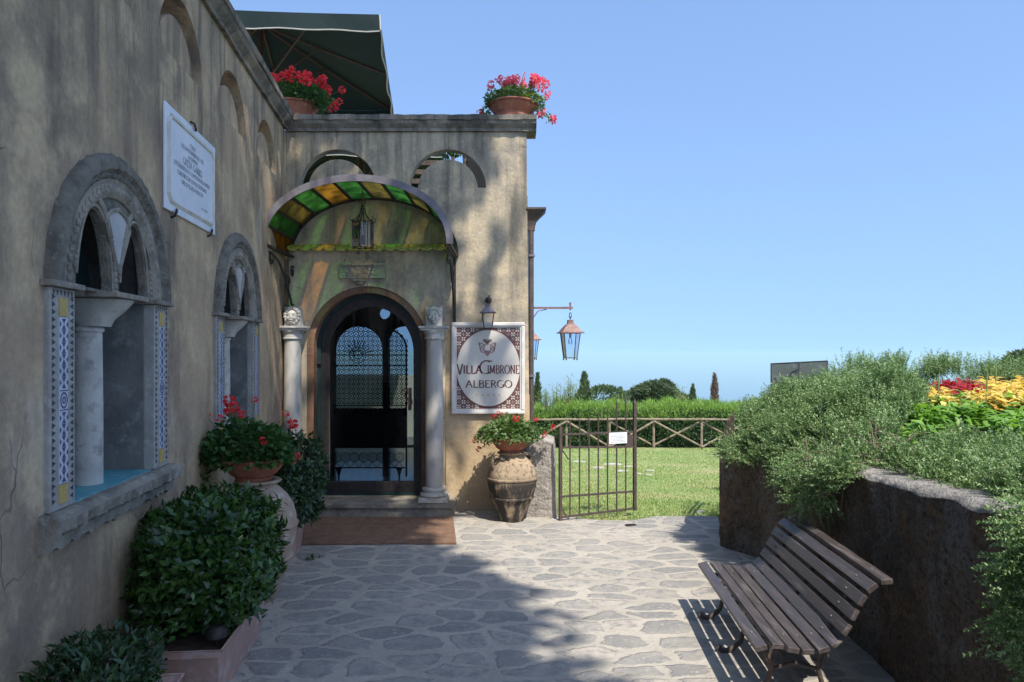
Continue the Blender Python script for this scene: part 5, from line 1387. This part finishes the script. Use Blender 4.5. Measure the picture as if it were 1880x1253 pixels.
# ------------------------------------------------------------------ bedding plants
def bedding(name, x, y, z, r, m, label, cat, group, nl=90, ls=.09, hgt=.3, spike=False):
    e = tag(empty(name, (x, y, z)), label, cat, group)
    a = rng.random(nl) * 6.283; rr = r * np.sqrt(rng.random(nl)); zz = hgt * (.25 + .75 * np.sqrt(np.clip(1 - (rr / r) ** 2, 0, 1)) * rng.random(nl) ** .35)
    P = np.stack([rr * np.cos(a) * .6, rr * np.sin(a) * .6, zz], 1)
    D = np.stack([np.cos(a), np.sin(a), .25 + .3 * rng.normal(size=nl)], 1) + rdir(nl) * .35
    N = np.tile([0, -.15, 1.], (nl, 1)) + rdir(nl) * .35
    finish('foliage', rawmesh('foliage', *leaves(P, D, N, ls * (.6 + .7 * rng.random(nl)), ls * .55, .12, .3)), m, e)
    mb = MB()
    for k in range(7):
        b = random.uniform(0, 6.28); mb.tube([(0, 0, -.08), (r * .3 * math.cos(b), r * .3 * math.sin(b), hgt * .6)], [.006, .004], 5, False)
    if spike: mb.tube([(0, 0, 0), (.01, 0, hgt + .10), (.015, 0, hgt + .16)], [.003, .006, .002], 6, False)
    mb.build('stem', M['rose_stem'] if not spike else M['wispy'], e)
    return e
rowpos = [(2.95 + .30 * i_ + (j % 2) * .15, 5.55 + .33 * j) for j in range(5) for i_ in range(8)]
ycount = 0
for x, y in rowpos:
    x += random.uniform(-.06, .06); y += random.uniform(-.06, .06)
    pxx = 940 + x / y * F
    if pxx < 1705 or pxx > 1960: continue
    z = 1.20 - .02 + (y - 5.5) * .045
    red = 1690 < pxx < 1800 and y > 5.95
    bedding('coleus', x, y, z, .19, M['coleus_r'] if red else M['coleus_y'],
            'crimson-leaved coleus at the left end of the yellow coleus patch' if red else 'yellow-leaved coleus massed in the raised flower bed', 'coleus', 'crimson coleus plants' if red else 'yellow coleus plants in the bed', 95, .085, .22, random.random() < .25)
for k in range(26):
    y = random.uniform(4.5, 5.75); x = y * random.uniform(.50, .72)
    if k > 21: y = random.uniform(6.6, 7.0); x = y * random.uniform(.50, .56)
    z = 1.02 + (y - 4.5) * .10
    if x - float(wall_x_at(y)) < .45: continue
    bedding('bedding_plant', x, y, z, .2, M['green_leaf'], 'bright green leafy plant between the rosemary and the yellow coleus', 'plant', 'bright green bedding plants', 95, .085, .24)

# ------------------------------------------------------------------ information board
bx0, _, bz1 = at(1416, 668, 9.0); bx1 = at(1520, 660, 9.0)[0]; bz0 = .95
bd = tag(empty('information_board', ((bx0 + bx1) / 2, 9.0, 0)), 'dark two-panel information board standing behind the rosemary mound', 'board')
w = bx1 - bx0
for k, (a, b) in enumerate(((-w / 2, -.004), (.004, w / 2))):
    mb = MB(); mb.hexa([(a, 0, bz0), (b, .0, bz0), (b, .03, bz0), (a, .03, bz0)], [(a, 0, 1.572 + (a + w / 2) * .05), (b, .0, 1.572 + (b + w / 2) * .05), (b, .03, 1.572 + (b + w / 2) * .05), (a, .03, 1.572 + (a + w / 2) * .05)])
    mb.build('panel', M['board'], bd)
    mb = MB(); mb.tube([(a + .005, -.003, bz0), (a + .005, -.003, 1.57 + (a + w / 2) * .05), (b - .005, -.003, 1.57 + (b + w / 2) * .05), (b - .005, -.003, bz0)], .007, 6); mb.build('panel_edge', M['lead'], bd)
mb = MB()
for k in range(4):
    mb.tube([(-w / 2 + .27 + (.03 + .012 * k) * math.cos(R(q)), -.002, 1.44 + (.02 + .012 * k) * math.sin(R(q + 20 * k))) for q in range(0, 300, 20)], .002, 4)
mb.build('drawing', M['black'], bd); mb = MB()
mb.add([(-w / 2 + .03, -.002, 1.38), (-w / 2 + .06, -.002, 1.36), (-w / 2 + .06, -.002, 1.40)], [(0, 1, 2)])
mb.build('arrow', M['black'], bd)
MB().tube([(-w / 2 + .08, .05, -.1), (-w / 2 + .08, .05, 1.5)], .02, 8).tube([(w / 2 - .08, .05, -.1), (w / 2 - .08, .05, 1.5)], .02, 8).build('leg', M['iron'], bd)

# ------------------------------------------------------------------ bench
bz = [(1.174, .308), (1.252, .316), (1.325, .297), (1.396, .290), (1.470, .300), (1.530, .332), (1.577, .393), (1.615, .463), (1.651, .532), (1.697, .590), (1.766, .621)]
bench = tag(empty('park_bench', (0, 0, 0)), 'weathered brown slatted bench with curved back and iron legs in front of the planter wall', 'bench')
y0b, y1b = 3.46, 4.84; skew = .08 / 1.38
def bw(x, y): return (x + (y - y0b) * skew, y)
bc = [(a, c) for a, c in bz]
for k, (a, c) in enumerate(bc):
    p, q = bc[max(0, k - 1)], bc[min(len(bc) - 1, k + 1)]
    t = Vector((q[0] - p[0], 0, q[1] - p[1])).normalized(); nn = Vector((-t.z, 0, t.x))
    if k == 0: t = Vector((.97, 0, .22)).normalized(); nn = Vector((-t.z, 0, t.x))
    if k == 10: t = Vector((.95, 0, .05)).normalized(); nn = Vector((-t.z, 0, t.x))
    hw_, ht = .029, .0135
    mb = MB(); vs = []; N_ = 14
    for i_ in range(N_ + 1):
        y = y0b + (y1b - y0b) * i_ / N_; X_0 = a + (y - y0b) * skew
        for u, v in ((-hw_, -ht), (hw_, -ht), (hw_, ht), (-hw_, ht)):
            chip = .0
            if k == 5 and i_ <= 2 and u > 0 and v > 0: chip = -.014 * (3 - i_) / 2
            w_ = .0010 * math.sin(i_ * 1.9 + k)
            vs.append((X_0 + t.x * (u + chip) + nn.x * (v + w_), y, c + t.z * (u + chip) + nn.z * (v + w_ + chip * .5)))
    mb.add(vs, [(4 * i_ + j, 4 * i_ + 4 + j, 4 * i_ + 4 + (j + 1) % 4, 4 * i_ + (j + 1) % 4) for i_ in range(N_) for j in range(4)] + [(0, 1, 2, 3), (4 * N_ + 3, 4 * N_ + 2, 4 * N_ + 1, 4 * N_)])
    sl_ = mb.build('slat', M['bench'], bench, bev=.004)
    if k == 5: tag(sl_, 'slat with a splintered broken near end')
    for y in (y0b + .17, y1b - .17):
        X_0 = a + (y - y0b) * skew; MB().ball((X_0 + nn.x * (ht + .001), y, c + nn.z * (ht + .001)), .006, 6, 4).build('bolt', M['lead'], sl_)
for y in (y0b + .17, (y0b + y1b) / 2, y1b - .17):
    fx0 = (y - y0b) * skew
    mb = MB(); pts = [(a + fx0 , y, c - .024) if k < 6 else (a + fx0 + .024, y, c - .008) for k, (a, c) in enumerate(bc)]
    vs = []
    for k, p in enumerate(pts):
        a_, b_ = Vector(pts[max(0, k - 1)]), Vector(pts[min(10, k + 1)]); t = (b_ - a_).normalized(); nn = Vector((-t.z, 0, t.x))
        for u, v in ((-.015, -.009), (.015, -.009), (.015, .009), (-.015, .009)): vs.append(Vector(p) + Vector((0, u, 0)) + nn * v)
    mb.add(vs, [(4 * k + j, 4 * k + 4 + j, 4 * k + 4 + (j + 1) % 4, 4 * k + (j + 1) % 4) for k in range(10) for j in range(4)] + [(0, 1, 2, 3), (43, 42, 41, 40)])
    mb.build('frame', M['iron_brown'], bench)
    for fx1, s in ((1.27, -1), (1.50, 1)):
        mb = MB(); x = fx1 + fx0
        mb.tube([(x - s * .03, y, .27), (x + s * .015, y, .22), (x, y, .14), (x + s * .02, y, .07), (x + s * .08, y, .022), (x + s * .125, y, .016), (x + s * .145, y, .035), (x + s * .13, y, .05)], [.016, .018, .013, .013, .016, .017, .014, .011], 8)
        mb.tube([(x + s * .0 + .05 * math.cos(R(30 * k)) * (1 - k / 16), y, .20 + .05 * math.sin(R(30 * k)) * (1 - k / 16)) for k in range(12)], .008, 6)
        mb.build('leg', M['iron_brown'], bench, smooth=True)
    mb = MB(); mb.tube([(1.27 + fx0, y, .14), (1.385 + fx0, y, .17), (1.50 + fx0, y, .14)], .010, 6); mb.build('leg_brace', M['iron_brown'], bench)
# ------------------------------------------------------------------ amphorae, bowls, geraniums
def amphora(x, y, h, r, label, m, ha=215):
    o = tag(empty('amphora', (x, y, 0)), label, 'amphora')
    pf = [(.40, 0), (.46, .01), (.52, .06), (.66, .20), (.84, .36), (.96, .50), (1.0, .60), (.98, .70), (.90, .79), (.74, .87), (.58, .92), (.48, .945), (.46, .96), (.56, .975), (.60, .99), (.58, 1.0), (.45, 1.0), (.42, .95)]
    P = []
    for i in range(len(pf) - 1):
        for k in range(4): t = k / 4; P.append((r * (pf[i][0] * (1 - t) + pf[i + 1][0] * t), h * (pf[i][1] * (1 - t) + pf[i + 1][1] * t)))
    P.append((r * pf[-1][0], h * pf[-1][1]))
    MB().lathe(P, seg=48, wob=.008).build('body', m, o, smooth=True)
    for q, rr in ((.63, .995), (.36, .845)):
        MB().lathe([(r * rr - .004, h * q - .014), (r * rr + .010, h * q - .009), (r * rr + .013, h * q), (r * rr + .010, h * q + .009), (r * rr - .004, h * q + .014)], seg=48, wob=.008).build('band', m, o, smooth=True)
    for s in (0, 1):
        a = R(ha + 180 * s); ca, sa = math.cos(a), math.sin(a)
        MB().tube([(ca * r * p, sa * r * p, h * q) for p, q in ((.55, .93), (.78, .955), (.93, .93), (.97, .87), (.90, .80))], [.016, .018, .018, .017, .016], 8).build('handle', m, o, smooth=True)
    return o
def bowl(x, y, z, r, h, label, m, foot=.55):
    pf = [(foot * r, 0), (foot * r * 1.02, .02), (foot * r * .96, .10 * h), (r * .72, .30 * h), (r * .9, .62 * h), (r * .97, .86 * h), (r * 1.03, .88 * h), (r * 1.05, .93 * h), (r * 1.04, h), (r * .95, h), (r * .93, .9 * h)]
    o = MB().lathe(pf, seg=44, wob=.006).build('planter_bowl', m, smooth=True, loc=(x, y, z)); tag(o, label, 'planter')
    MB().lathe([(0.001, .88 * h), (r * .935, .885 * h)], seg=28).build('soil', M['soil'], o)
    return o
def flower_mesh(m, n=26, r=.032, seed=0):
    a = rdir(n, .35); P = a * r * .55
    V, T = leaves(P, a + rdir(n) * .5, rdir(n), r * .8, r * .62, .1, .2, True)
    me = rawmesh('flower_head', V, T); me.materials.append(m); return me
FM = {k: [flower_mesh(M[k], 30, .036), flower_mesh(M[k], 18, .03), flower_mesh(M[k], 40, .042)] for k in ('petal', 'petal_pink')}
def geranium(x, y, z, rx, ry, h, label, lm, fm, nf=26, nl=1300, ls=.036, trail=None, up=.10, fdir=(0, 0), seed=1, fs=1.0, fbias=None, sag=.05):
    o = tag(empty('geranium', (x, y, z)), label, 'geranium')
    n = nl; d = rdir(n, .15); d[:, 2] = np.abs(d[:, 2]) * 1.0 - sag * 2 * rng.random(n)
    rad = .45 + .55 * rng.random(n) ** .45
    P = np.stack([d[:, 0] * rx * rad, d[:, 1] * ry * rad, d[:, 2] * h * rad], 1)
    P *= (1 + .22 * vnoise(P, 9, seed))[:, None]
    keep = vnoise(P, 22, seed + 5) > -.9; P = P[keep]; d = d[keep]; n = len(P)
    parts = [leaves(P, d + rdir(n) * .8, d * .4 + np.array([0, -.1, 1.]) + rdir(n) * .5, ls * (.6 + .8 * rng.random(n)), ls * .95, .16, .12, True)]
    if trail:
        for tx, ty, tz, nn in trail:
            t = rng.random(nn) ** .8; Q = np.stack([tx * t, ty * t, tz * t * t + h * .15 * (1 - t)], 1) + rng.normal(size=(nn, 3)) * .022
            parts.append(leaves(Q, rdir(nn), rdir(nn, .8), ls * .9, ls * .8, .16, .12, True))
    finish('foliage', rawmesh('foliage', *merge(parts)), lm, o)
    mb = MB()
    for k in range(nf):
        a = random.uniform(0, 6.283); rr = random.uniform(.15, 1.0); fxx, fyy = rx * rr * math.cos(a), ry * rr * math.sin(a)
        if fbias: fxx += fbias[0] * random.random(); fyy += fbias[1] * random.random()
        zz = h * math.sqrt(max(.05, 1 - min(1, rr) ** 2)) * random.uniform(.75, 1.0) + up * random.uniform(.5, 1.2)
        me = random.choice(FM[fm]); f = bpy.data.objects.new('flower_head', me); COL.objects.link(f); f.parent = o
        f.location = (fxx * 1.08, fyy * 1.08, zz); f.rotation_euler = (random.random() * 3, random.random() * 3, random.random() * 6); s_ = fs * random.uniform(.65, 1.2); f.scale = (s_,) * 3
        mb.tube([(fxx * .5, fyy * .5, zz * .4), (fxx * .85, fyy * .85, zz * .75), (fxx * 1.08, fyy * 1.08, zz)], .0022, 4, False)
    if trail:
        for tx, ty, tz, nn in trail:
            mb.tube([(0, 0, 0.02), (tx * .5, ty * .5, tz * .25 + .03), (tx, ty, tz)], .003, 4, False)
            for q in range(1 if nf < 10 else 2):
                f = bpy.data.objects.new('flower_head', random.choice(FM[fm])); COL.objects.link(f); f.parent = o; f.location = (tx * (1 + .05 * q) + random.uniform(-.02, .02), ty, tz + .03 * q); f.scale = (fs,) * 3
    mb.build('stem', M['geran'], o)
    return o
# right group (sunlit)
ax, ay = .0, 7.42
amphora(ax, ay, .70, .250, 'blackened old amphora standing against the sunny wall right of the door', M['amphora'])
bowl(-.01, ay, .70, .205, .145, 'terracotta bowl on the mouth of the sunlit amphora', M['terracotta'])
geranium(-.02, ay, .835, .30, .24, .22, 'sunlit geranium with few red flowers below the hotel sign', M['geran'], 'petal', 7, 1700, .040, trail=[(.42, -.05, .12, 90), (.34, -.1, .05, 60), (-.36, .0, -.02, 40), (-.30, -.05, -.10, 30)], up=.07, seed=3, fs=.75)
# left group (shade)
bx_, by_ = -1.745, 5.05
amphora(bx_, by_, .83, .262, 'pale terracotta amphora behind the big clipped shrub by the side wall', M['terra_pale'], 262)
bowl(bx_ - .03, by_, .83, .215, .15, 'terracotta bowl on the shaded amphora by the side wall', M['terracotta'])
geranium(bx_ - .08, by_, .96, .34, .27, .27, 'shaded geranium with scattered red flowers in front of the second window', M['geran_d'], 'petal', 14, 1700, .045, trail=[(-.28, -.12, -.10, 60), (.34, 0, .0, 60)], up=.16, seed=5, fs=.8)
# parapet bowls
pz = TOP + .155
bowl(.01, WY + .10, pz, .262, .17, 'terracotta bowl at the right corner of the parapet', M['terracotta'], foot=.75)
geranium(.01, WY + .10, pz + .15, .33, .25, .20, 'pink-red geranium against the sky on the right corner of the parapet', M['geran'], 'petal_pink', 60, 1900, .032, trail=[(.42, -.05, -.17, 90), (.30, -.1, -.12, 50), (-.33, -.02, -.10, 60)], up=.13, seed=8, fs=.85, fbias=(.12, 0))
lb = bowl(-2.36, WY + .12, pz, .25, .17, 'terracotta bowl in the inner corner of the parapet under the green umbrella', M['terracotta'], foot=.75)
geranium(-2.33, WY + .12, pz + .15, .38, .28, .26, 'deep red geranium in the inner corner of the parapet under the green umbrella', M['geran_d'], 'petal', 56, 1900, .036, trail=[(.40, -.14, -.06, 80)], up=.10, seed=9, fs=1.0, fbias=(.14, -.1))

# ------------------------------------------------------------------ terracotta troughs and shrubs
def trough(x, y, L, w, h, rz, label):
    o = tag(empty('terracotta_trough', (x, y, 0), rz), label, 'trough')
    mb = MB(); t = .022; b = .86
    O = [(-L / 2, -w / 2), (L / 2, -w / 2), (L / 2, w / 2), (-L / 2, w / 2)]
    lv_ = [(b, 0, 0), (1, h - .045, 0), (1.0, h - .045, .008), (1.0, h, .010), (1, h, -t), (b, h - .06, -t)]
    vs = []
    for f, z, off in lv_:
        for a, c in O:
            vs.append((a * (f if f != 1 else 1) * (1 if f == 1 else .96 + .0) + math.copysign(off, a), c * f + math.copysign(off, c), z))
    mb.add(vs, [(i * 4 + k, i * 4 + (k + 1) % 4, (i + 1) * 4 + (k + 1) % 4, (i + 1) * 4 + k) for i in range(5) for k in range(4)] + [(3, 2, 1, 0), (20, 21, 22, 23)])
    mb.build('body', M['terra_pink'], o, bev=.004)
    MB().box(-L / 2 + .03, L / 2 - .03, -w / 2 + .03, w / 2 - .03, h - .06, h - .035).build('soil', M['soil'], o)
    return o
tz = math.atan2(1, -KW * .9)
trough(-1.615, 3.97, .98, .34, .292, tz, 'pink terracotta trough holding the big clipped shrub, with a garden light in it')
trough(-1.93, 6.10, .76, .28, .325, tz, 'pink terracotta trough with a dark shrub beside the doormat')
trough(-1.58, 2.75, .90, .34, .292, tz, 'nearest terracotta trough, below the small shrub at the bottom left corner')
def shrub(name, x, y, z0, rx, ry, z1, label, m, n, ls, rz=0, seed=0, boxy=.7, lw=.5, inner=.5, stemtop=.5, flat=0):
    o = tag(empty(name, (x, y, z0), rz), label, 'shrub')
    h = (z1 - z0)
    d = rdir(n); p = 2.0 + boxy * 2
    k = (np.abs(d[:, 0]) ** p + np.abs(d[:, 1]) ** p + np.abs(d[:, 2]) ** p) ** (-1 / p)
    rad = 1 - inner * rng.random(n) ** 2.2
    u = d * k[:, None]
    P = u * rad[:, None]
    cl = 1 + .17 * vnoise(u, 3.0, seed) + .11 * vnoise(u, 9, seed + 1)
    P *= cl[:, None]
    P = P * np.array([rx, ry, h * .5]) + np.array([0, 0, h * .52])
    P[:, 2] = np.maximum(P[:, 2], .02)
    # rosettes: several leaves spring from the same twig tip
    g_ = 5; m_n = n // g_
    gap = (vnoise(u[:m_n], 7, seed + 3) > -.75) | (rng.random(m_n) < .25)
    tips = P[:m_n][gap]; dd = d[:m_n][gap]; m_n = len(tips)
    A = np.repeat(tips, g_, 0) + rng.normal(size=(m_n * g_, 3)) * ls * .3
    ax_ = nrm(np.repeat(dd, g_, 0) + np.array([0, 0, .55]))
    side = rdir(m_n * g_)
    D = ax_ * .75 + side * .8
    N = ax_ + rdir(m_n * g_) * .4
    L_ = ls * (.6 + .6 * rng.random(m_n * g_))
    finish('foliage', rawmesh('foliage', *leaves(A, D, N, L_, L_ * lw, .14, .15)), m, o)
    mb = MB()
    for q in range(16):
        a = random.uniform(0, 6.28); e = (rx * .75 * math.cos(a) * random.random(), ry * .75 * math.sin(a) * random.random(), h * random.uniform(.5, .85))
        mb.tube([(e[0] * .15, e[1] * .15, -.02), (e[0] * .5, e[1] * .5, e[2] * .5), e], [.011, .007, .003], 5)
    mb.build('stem', M['bark'], o)
    return o
shrub('clipped_shrub', -1.64, 3.98, .26, .46, .31, .91, 'big dark clipped evergreen shrub in the trough at the left', M['laurel'], 17500, .052, rz=tz, seed=2, lw=.52, boxy=.25)
shrub('clipped_shrub', -1.875, 6.12, .29, .36, .27, .985, 'dark evergreen shrub between the shaded amphora and the doorway', M['laurel_d'], 9000, .05, rz=tz, seed=4, lw=.5)
shrub('low_shrub', -1.58, 2.80, .26, .27, .20, .60, 'small drooping dark shrub at the bottom left corner', M['laurel_d'], 3300, .05, rz=tz, seed=6, lw=.32, boxy=.1)
# garden light
gl_ = tag(empty('garden_light', (-1.455, 3.62, .27)), 'small black garden spotlight in the big trough', 'light')
MB().lathe([(.002, .09), (.03, .088), (.048, .07), (.055, .045), (.055, .035)], seg=22).build('dome', M['iron'], gl_, smooth=True)
MB().lathe([(.002, .036), (.052, .036), (.052, .044)], seg=22).build('lens', M['glass'], gl_)
MB().tube([(0, 0, -.02), (0, 0, .036)], .01, 8).build('spike', M['iron'], gl_)

# ------------------------------------------------------------------ doormat, fallen twig, leaf
mb = MB(); mb.hexa([(-2.02, 6.46, .012), (-.488, 6.47, .012), (-.60, 7.50, .012), (-2.0, 7.50, .012)], [(-2.02, 6.46, .028), (-.488, 6.47, .028), (-.60, 7.50, .028), (-2.0, 7.50, .028)])
tag(mb.build('doormat', M['mat'], bev=.004), 'large brown coir doormat in front of the doorstep', 'doormat')
n = 14; P = np.array([[at(560, 1030, 6)[0] * 0 - 1.66, 5.98, .014]]) + rng.normal(size=(n, 3)) * [.05, .03, .004]; P[:, 2] = .014 + .01 * rng.random(n); P[:, :2] = P[:1, :2] + (P[:, :2] - P[:1, :2]) * .5
tag(finish('fallen_twig', rawmesh('twig', *leaves(P, rdir(n), np.tile([0, 0, 1.], (n, 1)), .05, .022)), M['laurel']), 'small green leafy twig lying on the paving by the trough', 'twig')
mb = MB().box(-.05, .05, -.022, .022, 0, .012); 
for k in range(5): mb.box(-.042 + k * .018, -.034 + k * .018, -.015, .015, .0121, .0135)
x, y, _ = (1158 - 940) / F * 7.2, 7.2, 0
tag(mb.build('drain_cover', M['iron'], loc=(x, y, .008), rotz=.3), 'tiny dark drain cover in the paving near the lawn', 'drain')

# ------------------------------------------------------------------ terrace umbrella
def umbrella(cx, cy, z, S, rz, label, pole=True):
    o = tag(empty('terrace_umbrella', (cx, cy, 3.30), rz), label, 'umbrella')
    z -= 3.30; hs = S / 2; apex = z + .62; N_ = 10
    mb = MB(); cor = [(-hs, -hs), (hs, -hs), (hs, hs), (-hs, hs)]
    for q in range(4):
        a, b = cor[q], cor[(q + 1) % 4]; vs = []
        for i in range(N_ + 1):
            for j in range(N_ + 1):
                t = i / N_; s_ = j / N_; X = (a[0] * (1 - s_) + b[0] * s_) * t; Y_ = (a[1] * (1 - s_) + b[1] * s_) * t
                sag = -.06 * math.sin(math.pi * s_) * t - .05 * math.sin(math.pi * t) * math.sin(math.pi * s_)
                vs.append((X * (1 - .01 * math.sin(math.pi * s_) * t), Y_, apex - (apex - z) * t ** 1.05 + sag * .6))
        mb.add(vs, [(i * (N_ + 1) + j, (i + 1) * (N_ + 1) + j, (i + 1) * (N_ + 1) + j + 1, i * (N_ + 1) + j + 1) for i in range(N_) for j in range(N_)])
    mb.build('canopy', M['canvas'], o, smooth=True)
    for q in range(4):
        a, b = cor[q], cor[(q + 1) % 4]; mb = MB(); vs = []; ed = []
        for j in range(25):
            s_ = j / 24; X = a[0] * (1 - s_) + b[0] * s_; Y_ = a[1] * (1 - s_) + b[1] * s_; sg_ = -.036 * math.sin(math.pi * s_)
            fl = .018 * math.sin(s_ * 19 + q)
            vs += [(X, Y_, z + sg_), (X * (1 + fl * .5), Y_ * (1 + fl * .5), z + sg_ - .20 + .01 * math.sin(s_ * 31))]; ed.append(vs[-1])
        mb.add(vs, [(2 * j, 2 * j + 1, 2 * j + 3, 2 * j + 2) for j in range(24)]); v_ = mb.build('valance', M['canvas'], o)
        MB().tube(ed, .009, 5, False).tube([vs[0], vs[1]], .009, 5, False).build('piping', M['piping'], v_)
    rm = [(c[0] * .98, c[1] * .98, z - .01) for c in cor] + [(0, -hs * .98, z - .05), (hs * .98, 0, z - .05), (0, hs * .98, z - .05), (-hs * .98, 0, z - .05)]
    for p in rm:
        rb = MB().tube([(0, 0, apex - .04), (p[0] * .5, p[1] * .5, apex - (apex - z) * .5 - .06), p], .014, 6).build('rib', M['wood_rib'], o)
        MB().tube([(0, 0, z - .35), (p[0] * .45, p[1] * .45, apex - (apex - z) * .45 - .07)], .012, 6).build('strut', M['wood_rib'], rb)
    MB().tube([(0, 0, 0), (0, 0, apex)], .03, 12).build('pole', M['wood_rib'], o)
    MB().lathe([(.3, 0), (.3, .04), (.05, .08), (.04, .3)], seg=20).build('base', M['iron'], o)
    return o
S = 3.6; rz_ = WA - R(90); c_, s_ = math.cos(rz_), math.sin(rz_)
fr_x, fr_y, uz = -1.62, 9.0, 5.84
umbrella(fr_x - (S / 2) * c_ - (S / 2) * s_, fr_y - (S / 2) * s_ + (S / 2) * c_, uz, S, rz_, 'big dark green square umbrella over the terrace corner, seen from below')
umbrella(-3.1, 14.6 + .4, 5.5, 3.4, rz_, 'second green terrace umbrella, only glimpsed through the parapet arch')
# slatted timber screen glimpsed through the right parapet arch
scn = tag(empty('timber_screen', (0, 9.6, 3.30)), 'dark slatted timber screen on the terrace, glimpsed through the right parapet arch', 'screen')
mb = MB()
for k in range(6): mb.box(-1.35, -.80, -.012, .012, .25 + .12 * k, .31 + .12 * k)
mb.build('slat', M['bark'], scn)
MB().box(-.795, -.75, -.02, .02, 0, 1.0).box(-1.39, -1.355, -.02, .02, 0, 1.0).build('post', M['bark'], scn)
MB().box(-.60, -.02, -.02, .02, 0, .98).build('panel', M['black'], scn)
n = 260; P = np.stack([rng.uniform(-.85, -.35, n), 9.1 + .1 * rng.random(n), 4.17 + .10 * rng.random(n) + .03 * rng.normal(size=n)], 1)
tp_ = tag(empty('terrace_plant', (-.6, 9.15, 3.30)), 'leafy plant on the terrace, just visible in the top of the right parapet arch', 'plant')
finish('foliage', rawmesh('foliage', *leaves(P - np.array([-.6, 9.15, 3.30]), rdir(n), rdir(n), .07, .04)), M['laurel'], tp_)
MB().tube([(0, 0, .0), (.02, 0, .5), (0, 0, .9)], .02, 8).build('stem', M['bark'], tp_)
# pale wall and parasol in the court beyond the lobby
MB().box(-5.5, -1.0, 16.5, 16.7, -1.2, 1.2).build('courtyard_wall', M['cream']); tag(bpy.data.objects['courtyard_wall'], 'sunlit cream wall seen through the glass door and iron screen', 'wall')

# ------------------------------------------------------------------ the trees behind and above the camera that shade the court
def shade_density(gx, gy, nz, nz2):
    xb = np.interp(gy, [-4, 0, 3, 3.79, 4.16, 4.48, 4.97, 5.37, 5.71, 6.3, 6.52, 6.9, 7.7], [.9, .8, .5, .28, .11, -.03, -.11, -.24, -.30, -.72, -.97, -1.05, -.72])
    g = 1 / (1 + np.exp((gx - xb + .05 * nz) / .045))
    # facade part
    q = gy > 7.75
    fxx = np.interp(gy, [7.75, 8.3, 8.6, 9.1, 9.8, 10.6], [-.88, -.95, -.72, -.88, -1.2, -1.62])
    f = (1 / (1 + np.exp((gx - fxx) / .08))) * (.30 + .5 * (nz > .0))
    hole = np.exp(-(((gx + 2.75) / .45) ** 4 + ((gy - 9.0) / 1.0) ** 4))
    f = f * (1 - .97 * hole)
    h2 = np.exp(-(((gx + 2.3) / .8) ** 4 + ((gy - 9.75) / .38) ** 2)); f = f * (1 - .96 * h2)
    g = np.where(q, f, g)
    # flecks of light
    g = np.where((~q) & (nz2 > 1.35), g * .4, g)
    fl = np.exp(-(((gx + .55) / .16) ** 2 + ((gy - 4.55) / .12) ** 2)) + np.exp(-(((gx + 1.35) / .25) ** 2 + ((gy - 4.2) / .15) ** 2)) * .6
    g = np.where(~q, g * (1 - np.clip(fl, 0, .9)), g)
    return g
def shade_tree(name, trunk, y0, y1, label, n, hlo, hhi):
    o = tag(empty(name, (*trunk, 0)), label, 'tree')
    gx = rng.uniform(-4.6, 1.0, n); gy = rng.uniform(y0, y1, n)
    q = np.stack([gx, gy], 1); dens = shade_density(gx, gy, vnoise(q, 2.0, 91), vnoise(q, 1.9, 97))
    k = rng.random(n) < dens; gx, gy = gx[k], gy[k]; n = len(gx)
    h = rng.uniform(hlo, hhi, n)
    P = np.stack([gx + .31 * h, gy - .63 * h, h], 1) + rng.normal(size=(n, 3)) * .03
    loc = np.array([*trunk, 0])
    Nn = np.tile(np.array(SUN), (n, 1)) + rdir(n) * .7
    D = np.cross(Nn, rdir(n))
    finish('crown', rawmesh('crown', *leaves(P - loc, D, Nn,   .26 + .14 * rng.random(n), .17, .05, .05, True)), M['treeleaf'], o)
    mb = MB(); c = P.mean(0) - loc
    mb.tube([(0, 0, -.2), (0, 0, 4.5), (c[0] * .2, c[1] * .2, 7.2), (c[0], c[1], (hlo + hhi) / 2)], [.22, .18, .14, .05], 10)
    mb.build('trunk', M['bark'], o)
    mb = MB()
    for q in rng.choice(n, 26, replace=False):
        e = P[q] - loc; mb.tube([(c[0] * .2, c[1] * .2, 7.2), ((c[0] * .2 + e[0]) / 2, (c[1] * .2 + e[1]) / 2, e[2] * .9), tuple(e)], [.06, .035, .012], 6)
    mb.build('limb', M['bark'], o)
shade_tree('shade_tree', (2.6, -6.5), -3.0, 5.0, 'large tree behind the camera shading the near paving and wall', 17000, 10.2, 12.5)
shade_tree('shade_tree', (3.4, -3.6), 5.0, 11.2, 'large tree above the court shading the villa front', 8200, 10.6, 13)

# ------------------------------------------------------------------ sea haze
bx = MB().box(-60000, 60000, -200, 60000, -351, 12).mesh('haze')
hz = NT('haze'); vol = hz.n('ShaderNodeVolumePrincipled'); vol.inputs['Color'].default_value = (.66, .94, 1, 1); vol.inputs['Density'].default_value = 1 / 5500.; vol.inputs['Anisotropy'].default_value = 0
hz.t.links.remove(hz.out.inputs[0].links[0]); hz.l(vol.outputs[0], hz.out.inputs[1])
ho = finish('haze', bx, hz.m); tag(ho, kind='stuff'); ho['label'] = 'pale blue sea haze in the distance'; ho['category'] = 'haze'
